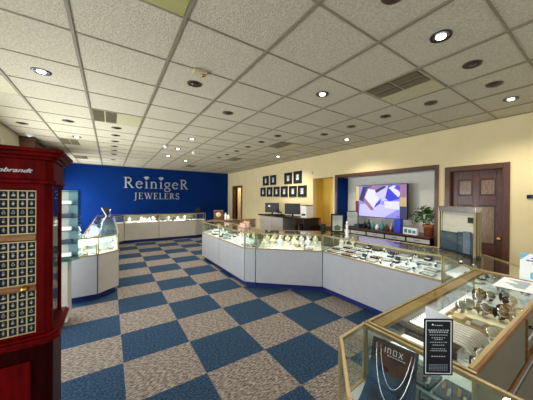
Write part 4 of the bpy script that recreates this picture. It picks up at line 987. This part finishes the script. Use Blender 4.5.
part(MB().ring((XL + .015, 5.75, 2.42), .12, .014, (1, 0, 0), 24, 6), 'rim', M['canw'], o); part(MB().lathe([(.105, .002), (.105, .008)], (XL, 5.75, 2.42), 24, (1, 0, 0)), 'face', M['warmcream'], o)

# ------------------------------------------------------------------ right wall: frames, desk, alcove
crops = [(7.75, 7.37, 2.07, 2.40), (7.25, 6.90, 2.07, 2.40), (6.40, 6.01, 2.06, 2.41), (5.92, 5.54, 2.06, 2.42), (7.92, 7.58, 1.68, 2.0), (7.48, 7.13, 1.67, 2.0), (7.03, 6.69, 1.67, 2.0), (6.60, 6.23, 1.66, 2.0), (6.14, 5.77, 1.66, 1.99), (5.71, 5.32, 1.66, 1.99)]
M['fig'] = mat('grey_photo_print', s2l(60, 60, 64), .5, c2=s2l(196, 196, 196), scale=14)
for k, (y1, y0, z0, z1) in enumerate(crops):
    row, n = ('upper', k + 1) if k < 4 else ('lower', k - 3)
    pos = {('upper', 1): 'first from the left', ('upper', 2): 'second from the left', ('upper', 3): 'third from the left', ('upper', 4): 'rightmost'}.get((row, n)) or (['', 'leftmost', 'second from the left', 'third from the left', 'fourth from the left', 'second from the right', 'rightmost'][n])
    o = thing('photo_frame', 'black framed photograph on the cream wall, %s in the %s row' % (pos, row), 'picture frame', (XR, (y0 + y1) / 2, z0), 'black framed photographs')
    q = MB(); wf = .045; xa, xb = XR - .025, XR - .001
    q.box(xa, y0, z0, xb, y0 + wf, z1); q.box(xa, y1 - wf, z0, xb, y1, z1); q.box(xa, y0 + wf, z0, xb, y1 - wf, z0 + wf); q.box(xa, y0 + wf, z1 - wf, xb, y1 - wf, z1)
    part(q, 'frame', M['black'], o)
    part(MB().box(XR - .012, y0 + wf, z0 + wf, XR - .002, y1 - wf, z1 - wf), 'mat_board', M['blackv'], o)
    yc, zc = (y0 + y1) / 2, (z0 + z1) / 2; r_ = .075
    part(MB().box(XR - .015, yc - .07, zc - .085, XR - .0125, yc + .07, zc + .085), 'photo', M['fig'], o)
    q = MB(); q.lathe([(.03, 0), (.028, .001)], (XR - .0151, yc, zc + .03), 14, (-1, 0, 0)); q.plate([(XR - .0151, yc - .05, zc - .08), (XR - .0151, yc + .05, zc - .08), (XR - .0151, yc + .03, zc), (XR - .0151, yc - .03, zc)], (-1, 0, 0), .001)
    part(q, 'printed_figure', M['gem'], o)
o = thing('thermostat', 'small dark thermostat on the cream wall at the right edge of the photo', 'thermostat', (XR, .75, 1.62))
part(MB().box(XR - .02, .66, 1.62, XR - .0005, .78, 1.67), 'housing', M['black'], o, .004); part(MB().box(XR - .0215, .68, 1.635, XR - .0202, .74, 1.66), 'display', M['dim'], o)
o = thing('alarm_sensor', 'small cream sensor on the wall above the right end of the photographs', 'sensor', (XR, 5.1, 2.3))
part(MB().box(XR - .025, 5.07, 2.28, XR - .0005, 5.13, 2.36), 'housing', M['canw'], o, .005); part(MB().box(XR - .0265, 5.085, 2.3, XR - .0252, 5.115, 2.33), 'lens', M['ventw'], o)
# desk
dk = thing('office_desk', 'raised grey fronted desk with dark top below the black photo frames', 'desk', (4.2, 5.9, 0)); dz = 1.1
part(MB().box(3.93, 4.75, dz - .035, 4.48, 7.1, dz), 'desk_top', M['black'], dk, .004)
part(MB().box(3.98, 5.75, .05, 4.47, 6.35, dz - .036), 'desk_body', M['laminate2'], dk, .003); part(MB().box(3.98, 6.356, .05, 4.47, 7.05, dz - .036), 'desk_body', M['laminate2'], dk, .003)
part(MB().box(3.98, 4.8, 0, 4.47, 4.83, dz - .036), 'side_leg', M['steel'], dk); part(MB().box(4.0, 4.835, .62, 4.47, 5.745, .65), 'shelf', M['dwood'], dk); part(MB().box(4.44, 4.835, .05, 4.47, 5.745, .61), 'modesty_panel', M['black'], dk); part(MB().box(4.44, 4.835, .66, 4.47, 5.745, dz - .037), 'modesty_panel', M['dwood'], dk)
for nm, y0_, z_, sx in (('binder', 5.0, .651, .06), ('binder', 5.12, .651, .06), ('binder', 5.24, .651, .06)):
    b = MB().box(4.08, y0_, z_, 4.35, y0_ + sx, z_ + .25).build('binder', M['black' if y0_ != 5.12 else 'brown'], bevel=.004)
    tag(b, ('brown' if y0_ == 5.12 else 'black') + ' binder upright on the shelf under the desk, ' + {5.0: 'nearest', 5.12: 'middle', 5.24: 'farthest'}[y0_] + ' of three', 'binder', 'binders under the desk')
def monitor(x, y, w_, h_, az, lb):
    o = thing('computer_monitor', lb, 'monitor', (x, y, dz), 'desk monitors'); f = Vector((math.cos(az), math.sin(az), 0)); e = Vector((-f.y, f.x, 0)); c = Vector((x, y, dz))
    part(MB().obox(c + Vector((0, 0, .07 + h_ / 2)), e * w_ / 2, f * .014, (0, 0, h_ / 2)), 'housing', M['black'], o, .004)
    part(MB().obox(c + f * .0146 + Vector((0, 0, .07 + h_ / 2)), e * (w_ / 2 - .015), f * .0006, (0, 0, h_ / 2 - .015)), 'screen', M['dim'] if False else M['scr'], o)
    part(MB().obox(c - f * .03 + Vector((0, 0, .06)), e * .025, f * .012, (0, 0, .055)), 'neck', M['black'], o); part(MB().obox(c - f * .01 + Vector((0, 0, .0055)), e * .11, f * .08, (0, 0, .005)), 'foot', M['black'], o)
    return o, c, f, e
M['scr'] = mat('dark_screen', s2l(14, 17, 20), .5, var=.1)
o, c, f, e = monitor(4.12, 6.55, .46, .3, math.radians(215), 'black monitor with a small lit note, left one on the desk')
part(MB().obox(c + f * .0156 + e * -.09 + Vector((0, 0, .27)), e * .035, f * .0004, (0, 0, .025)), 'sticky_note', M['paper'], o)
monitor(4.12, 5.48, .45, .3, math.radians(215), 'black monitor, right one on the desk beside the white printer')
o = thing('desk_phone', 'black desk telephone between the two monitors', 'telephone', (4.05, 6.0, dz))
part(MB().prism([(3.96, 5.9), (4.16, 5.9), (4.16, 6.12), (3.96, 6.12)], dz + .0005, dz + .05), 'phone_base', M['black'], o, .008)
part(MB().tube([(4.06, 5.92, dz + .075), (4.06, 5.95, dz + .1), (4.06, 6.01, dz + .105), (4.06, 6.07, dz + .1), (4.06, 6.1, dz + .075)], .02, 8), 'handset', M['blackv'], o)
part(MB().obox((3.99, 6.01, dz + .14), (.004, 0, .01), (0, .07, 0), (-.02, 0, .05)), 'phone_display', M['steel'], o)
o = thing('desktop_printer', 'white patterned box shaped printer at the right end of the desk', 'printer', (4.2, 5.0, dz))
part(MB().box(4.1, 4.86, dz + .0005, 4.35, 5.09, dz + .31), 'housing', M['white'], o, .012); part(MB().box(4.11, 4.87, dz + .312, 4.34, 5.08, dz + .335), 'lid', M['steel'], o, .006); part(MB().box(4.097, 4.9, dz + .06, 4.0995, 5.05, dz + .11), 'paper_slot', M['black'], o)
o = thing('keyboard', 'black keyboard lying in front of the right monitor', 'keyboard', (4.0, 5.5, dz)); part(MB().box(3.935, 5.3, dz + .0005, 4.015, 5.66, dz + .012), 'key_body', M['black'], o, .003)
q = MB()
for r in range(3):
    for k in range(12): q.box(3.942 + r * .024, 5.31 + k * .029, dz + .0122, 3.962 + r * .024, 5.333 + k * .029, dz + .016)
part(q, 'keys', M['steel'], o)
# niche: two orange bottles and a small box
o = thing('niche_shelf', 'low wooden cupboard standing in the yellow niche', 'cupboard', (4.68, 4.7, 0))
part(MB().box(4.52, NY0 + .01, 0, 4.85, NY1 - .01, .93), 'cupboard_body', M['goldw'], o, .003); part(MB().box(4.515, NY0 + .02, .1, 4.519, NY1 - .02, .9), 'cupboard_door', M['walnut'], o)
for k, y in enumerate((4.93, 4.86)):
    o = thing('amber_bottle', ['amber bottle at the left side', 'amber bottle second from the left'][k] + ' of the yellow niche', 'bottle', (4.6, y, .93), 'amber bottles in the niche')
    part(MB().lathe([(.025, .0005), (.027, .01), (.027, .09), (.012, .12), (.011, .14)], (4.6, y, .93), 14), 'bottle_body', M['terra'], o); part(MB().cyl((4.6, y, .93), .013, .1405, .16, 12), 'cap', M['black'], o)
# alcove credenza
cz = .965; cx0 = 4.36
cr = thing('credenza', 'long red brown topped credenza with white drawers below the television', 'credenza', (4.6, 3.05, 0))
part(MB().box(cx0, AY0 + .015, cz - .03, 4.89, AY1 - .015, cz), 'credenza_top', M['mahog'], cr, .004)
part(MB().box(cx0 + .06, AY0 + .03, .08, 4.88, AY1 - .03, cz - .031), 'credenza_body', M['black'], cr)
for k in range(5):
    y0_ = AY0 + .04 + k * .432
    dr = part(MB().box(cx0 + .04, y0_, cz - .13, cx0 + .059, y0_ + .40, cz - .06), 'drawer', M['white'], cr, .003); part(MB().box(cx0 + .03, y0_ + .15, cz - .1, cx0 + .0395, y0_ + .25, cz - .09), 'drawer_handle', M['silver'], dr)
    part(MB().box(cx0 + .04, y0_, .1, cx0 + .059, y0_ + .42, cz - .2), 'cupboard_door', M['white'], cr, .003)
# television
tv = thing('television', 'flat television showing a violet and blue jewellery picture in the alcove', 'television', (4.78, 3.0, 1.2)); ty0, ty1, tz0, tz1, tx = 2.52, 3.77, 1.20, 1.915, 4.70
part(MB().box(tx, ty0, tz0, tx + .045, ty1, tz1), 'housing', M['black'], tv, .004); part(MB().box(tx + .0455, 2.9, 1.4, 4.899, 3.2, 1.7), 'wall_bracket', M['steel'], tv)
def em(n, r, g, b, s=1.0): return emis('screen_' + n, s2l(r, g, b), s * .62)
sm = [em('lavender', 136, 134, 226), em('pale', 190, 186, 236), em('violet', 92, 50, 190), em('blue', 40, 44, 210), em('white', 214, 214, 240), em('rose', 150, 104, 140), em('gold', 216, 190, 96), em('wine', 110, 30, 30), em('dark', 44, 40, 84), em('tan', 190, 160, 110)]
q = MB(); lay = [0]
def sp(idx, *uv):
    q.k = idx; lay[0] += 1; xx = tx - .0006 - .0004 * lay[0]
    q.plate([(xx, ty1 - .012 - u * (ty1 - ty0 - .024), tz0 + .012 + v * (tz1 - tz0 - .024)) for u, v in uv], (-1, 0, 0), .0003)
sp(0, (0, 0), (1, 0), (1, 1), (0, 1)); sp(1, (.07, .02), (.6, 0), (.88, .3), (.5, .42), (.1, .4)); sp(8, (.07, .55), (.16, .98), (.36, .98), (.2, .45)); sp(5, (.17, .5), (.25, .92), (.42, .98), (.66, .98), (.38, .2), (.33, .22))
sp(4, (.2, .62), (.28, .9), (.42, .86), (.54, .45), (.4, .26)); sp(1, (.42, .72), (.66, .98), (.7, .55), (.55, .5)); sp(3, (.62, .6), (.68, .98), (.88, .98), (.88, .58), (.7, .5)); sp(4, (.68, .92), (.8, .98), (.9, .72), (.86, .62)); sp(2, (.78, .9), (.84, .98), (.9, .98), (.88, .8))
sp(4, (.6, .5), (.88, .5), (.88, .26), (.62, .3)); sp(8, (.42, .84), (.6, .98), (.64, .93), (.44, .76)); sp(3, (.44, .42), (.55, .6), (.52, .42), (.4, .28)); sp(6, (0, .5), (.07, .5), (.07, 1), (0, 1)); sp(7, (0, 0), (.07, 0), (.07, .5), (0, .5))
sp(5, (.89, .62), (1, .62), (1, 1), (.89, 1)); sp(9, (.89, .36), (1, .36), (1, .62), (.89, .62)); sp(8, (.89, 0), (1, 0), (1, .36), (.89, .36))
part(q, 'screen', sm, tv)
# potted plant
pp = Vector((4.56, 2.05, cz)); o = thing('potted_plant', 'bushy green plant in a terracotta pot at the right end of the credenza', 'plant', pp)
part(MB().lathe([(.07, .0005), (.09, .15), (.105, .155), (.105, .19), (.092, .19), (.088, .17)], pp, 22), 'pot', M['terra'], o); part(MB().lathe([(.087, .165), (.085, .172)], pp, 20), 'soil', M['soil'], o)
q = MB(); s_ = MB()
for k in range(340):
    th = random.uniform(0, 2*PI); ph = random.uniform(-.5, 1.45); R_ = random.uniform(.13, .27) * (1 if ph > 0 else .85)
    c = pp + Vector((0, .05, .30)) + Vector((math.cos(th) * math.cos(ph) * R_ * .85, math.sin(th) * math.cos(ph) * R_ * 1.1, math.sin(ph) * R_ * .85))
    if c.x > 4.86 or c.y < AY0 + .03: continue
    d_ = Vector((random.uniform(-1, 1), random.uniform(-1, 1), random.uniform(-.9, .5))).normalized(); n_ = d_.cross(Vector((random.uniform(-1, 1), random.uniform(-1, 1), .8))).normalized(); L_ = random.uniform(.04, .07); b_ = d_.cross(n_)
    q._add([c, c + d_ * L_ * .45 + n_ * L_ * .3, c + d_ * L_, c + d_ * L_ * .45 - n_ * L_ * .3, c + d_ * L_ * .5 + b_ * L_ * .1], [(0, 1, 4), (1, 2, 4), (2, 3, 4), (3, 0, 4)])
for k in range(12):
    a = k * 2*PI/12; s_.tube([pp + Vector((.02 * math.cos(a), .02 * math.sin(a), .17)), pp + Vector((.06 * math.cos(a), .05 + .06 * math.sin(a), .27)), pp + Vector((.13 * math.cos(a), .05 + .15 * math.sin(a), .37 + .05 * math.sin(3 * a)))], .004, 5)
part(q, 'foliage', M['leaf'], o); part(s_, 'stems', M['leafs'], o)
# gift bag, printed box, little things along the credenza
bx = Vector((4.48, 2.56, cz)); o = thing('gift_bag', 'royal blue paper gift bag standing below the right end of the television', 'bag', bx)
part(MB().box(4.42, 2.50, cz + .0005, 4.52, 2.63, cz + .25), 'bag_body', M['bagblue'], o, .004)
for x in (4.44, 4.5): part(MB().tube([(x, 2.53, cz + .248), (x, 2.54, cz + .30), (x, 2.565, cz + .32), (x, 2.59, cz + .30), (x, 2.60, cz + .248)], .003, 5), 'bag_handle', M['navy'], o)
o = thing('printed_box', 'white box with teal pictures beside the plant pot', 'box', (4.45, 2.4, cz))
part(MB().box(4.37, 2.17, cz + .0005, 4.44, 2.42, cz + .12), 'box_body', M['white'], o, .003)
q = MB()
for k, y in enumerate((2.19, 2.265, 2.34)): q.box(4.3675, y, cz + .03, 4.3695, y + .055, cz + .08 + .01 * k)
part(q, 'printed_pictures', M['teal'], o)
vs = [(3.35, 'black', .16, 'black vase at the left end of the credenza'), (3.25, 'steel', .2, 'dark grey bottle shaped vase under the left end of the television'), (3.15, 'teal', .16, 'teal glass vase under the television'), (3.05, 'white', .13, 'white round vase under the middle of the television'), (2.93, 'teal', .2, 'tall teal bottle under the middle of the television'), (2.83, 'brown', .14, 'brown vase right of the tall teal bottle'), (2.73, 'pewter', .18, 'pewter vase beside the blue gift bag')]
for y, m_, h_, lb in vs:
    o = thing('vase', lb, 'vase', (4.5, y, cz), 'vases on the credenza'); k = h_ / .2
    part(MB().lathe([(.03, .0005), (.04, .03 * k), (.043, .09 * k), (.03, .13 * k), (.014, .16 * k), (.013, .19 * k)], (4.5, y, cz), 16), 'vase_body', M[m_], o); part(MB().lathe([(.013, .1905 * k), (.02, .2 * k), (.018, .202 * k)], (4.5, y, cz), 14), 'vase_lip', M['silver'], o)
for k, (y, m_, lb) in enumerate(((4.06, 'brown', 'brown leather box at the far left of the credenza'), (3.52, 'dim', 'slate blue box on the credenza right of the grey print'))):
    o = thing('keepsake_box', lb, 'box', (4.5, y, cz), 'boxes on the credenza')
    part(MB().box(4.42, y - .06, cz + .0005, 4.58, y + .06, cz + .06), 'box_base', M[m_], o, .004); part(MB().box(4.415, y - .065, cz + .0605, 4.585, y + .065, cz + .085), 'box_lid', M[m_], o, .004)

# ------------------------------------------------------------------ light
w = bpy.data.worlds.new('sky'); SC.world = w; w.use_nodes = True; nt = w.node_tree; bg = nt.nodes['Background']
bg.inputs['Color'].default_value = (.78, .88, 1, 1); bg.inputs['Strength'].default_value = .7
for a, b_ in wins:   # daylight entering through each shop window
    l = bpy.data.lights.new('window_daylight', 'AREA'); l.shape = 'RECTANGLE'; l.size = b_ - a - .1; l.size_y = wz1 - wz0 - .1; l.energy = 10; l.color = (.93, .96, 1)
    o = bpy.data.objects.new('window_daylight', l); COL.objects.link(o); o.location = ((a + b_) / 2, YB + .03, (wz0 + wz1) / 2); o.rotation_euler = (PI/2, 0, 0)
for a, b_ in added_windows:  # fill daylight at the added left windows, stronger towards the far end
    l = bpy.data.lights.new('window_daylight', 'AREA'); l.shape = 'RECTANGLE'; l.size = 1.4; l.size_y = b_ - a - .1; l.energy = {-1.9: 9, .3: 18, 2.9: 46, 5.0: 72, 9.1: 72}[a]; l.color = (.92, .96, 1)
    o = bpy.data.objects.new('window_daylight', l); COL.objects.link(o); o.location = (XL - .02, (a + b_) / 2, 1.28); o.rotation_euler = (0, -PI/2, 0)
l = bpy.data.lights.new('corridor_lamp', 'POINT'); l.energy = 14; l.color = (1, .85, .6); l.shadow_soft_size = .1
o = bpy.data.objects.new('corridor_lamp', l); COL.objects.link(o); o.location = (5.15, 10.3, 2.3)
SC.cycles.max_bounces = 10; SC.cycles.diffuse_bounces = 5; SC.cycles.transparent_max_bounces = 40; SC.cycles.glossy_bounces = 5
SC.cycles.sample_clamp_indirect = 6; SC.cycles.use_denoising = True; SC.cycles.caustics_reflective = False
vs_ = SC.view_settings; vs_.view_transform = 'Standard'; vs_.look = 'None'; vs_.gamma = 1; vs_.exposure = 0.42; vs_.use_curve_mapping = False
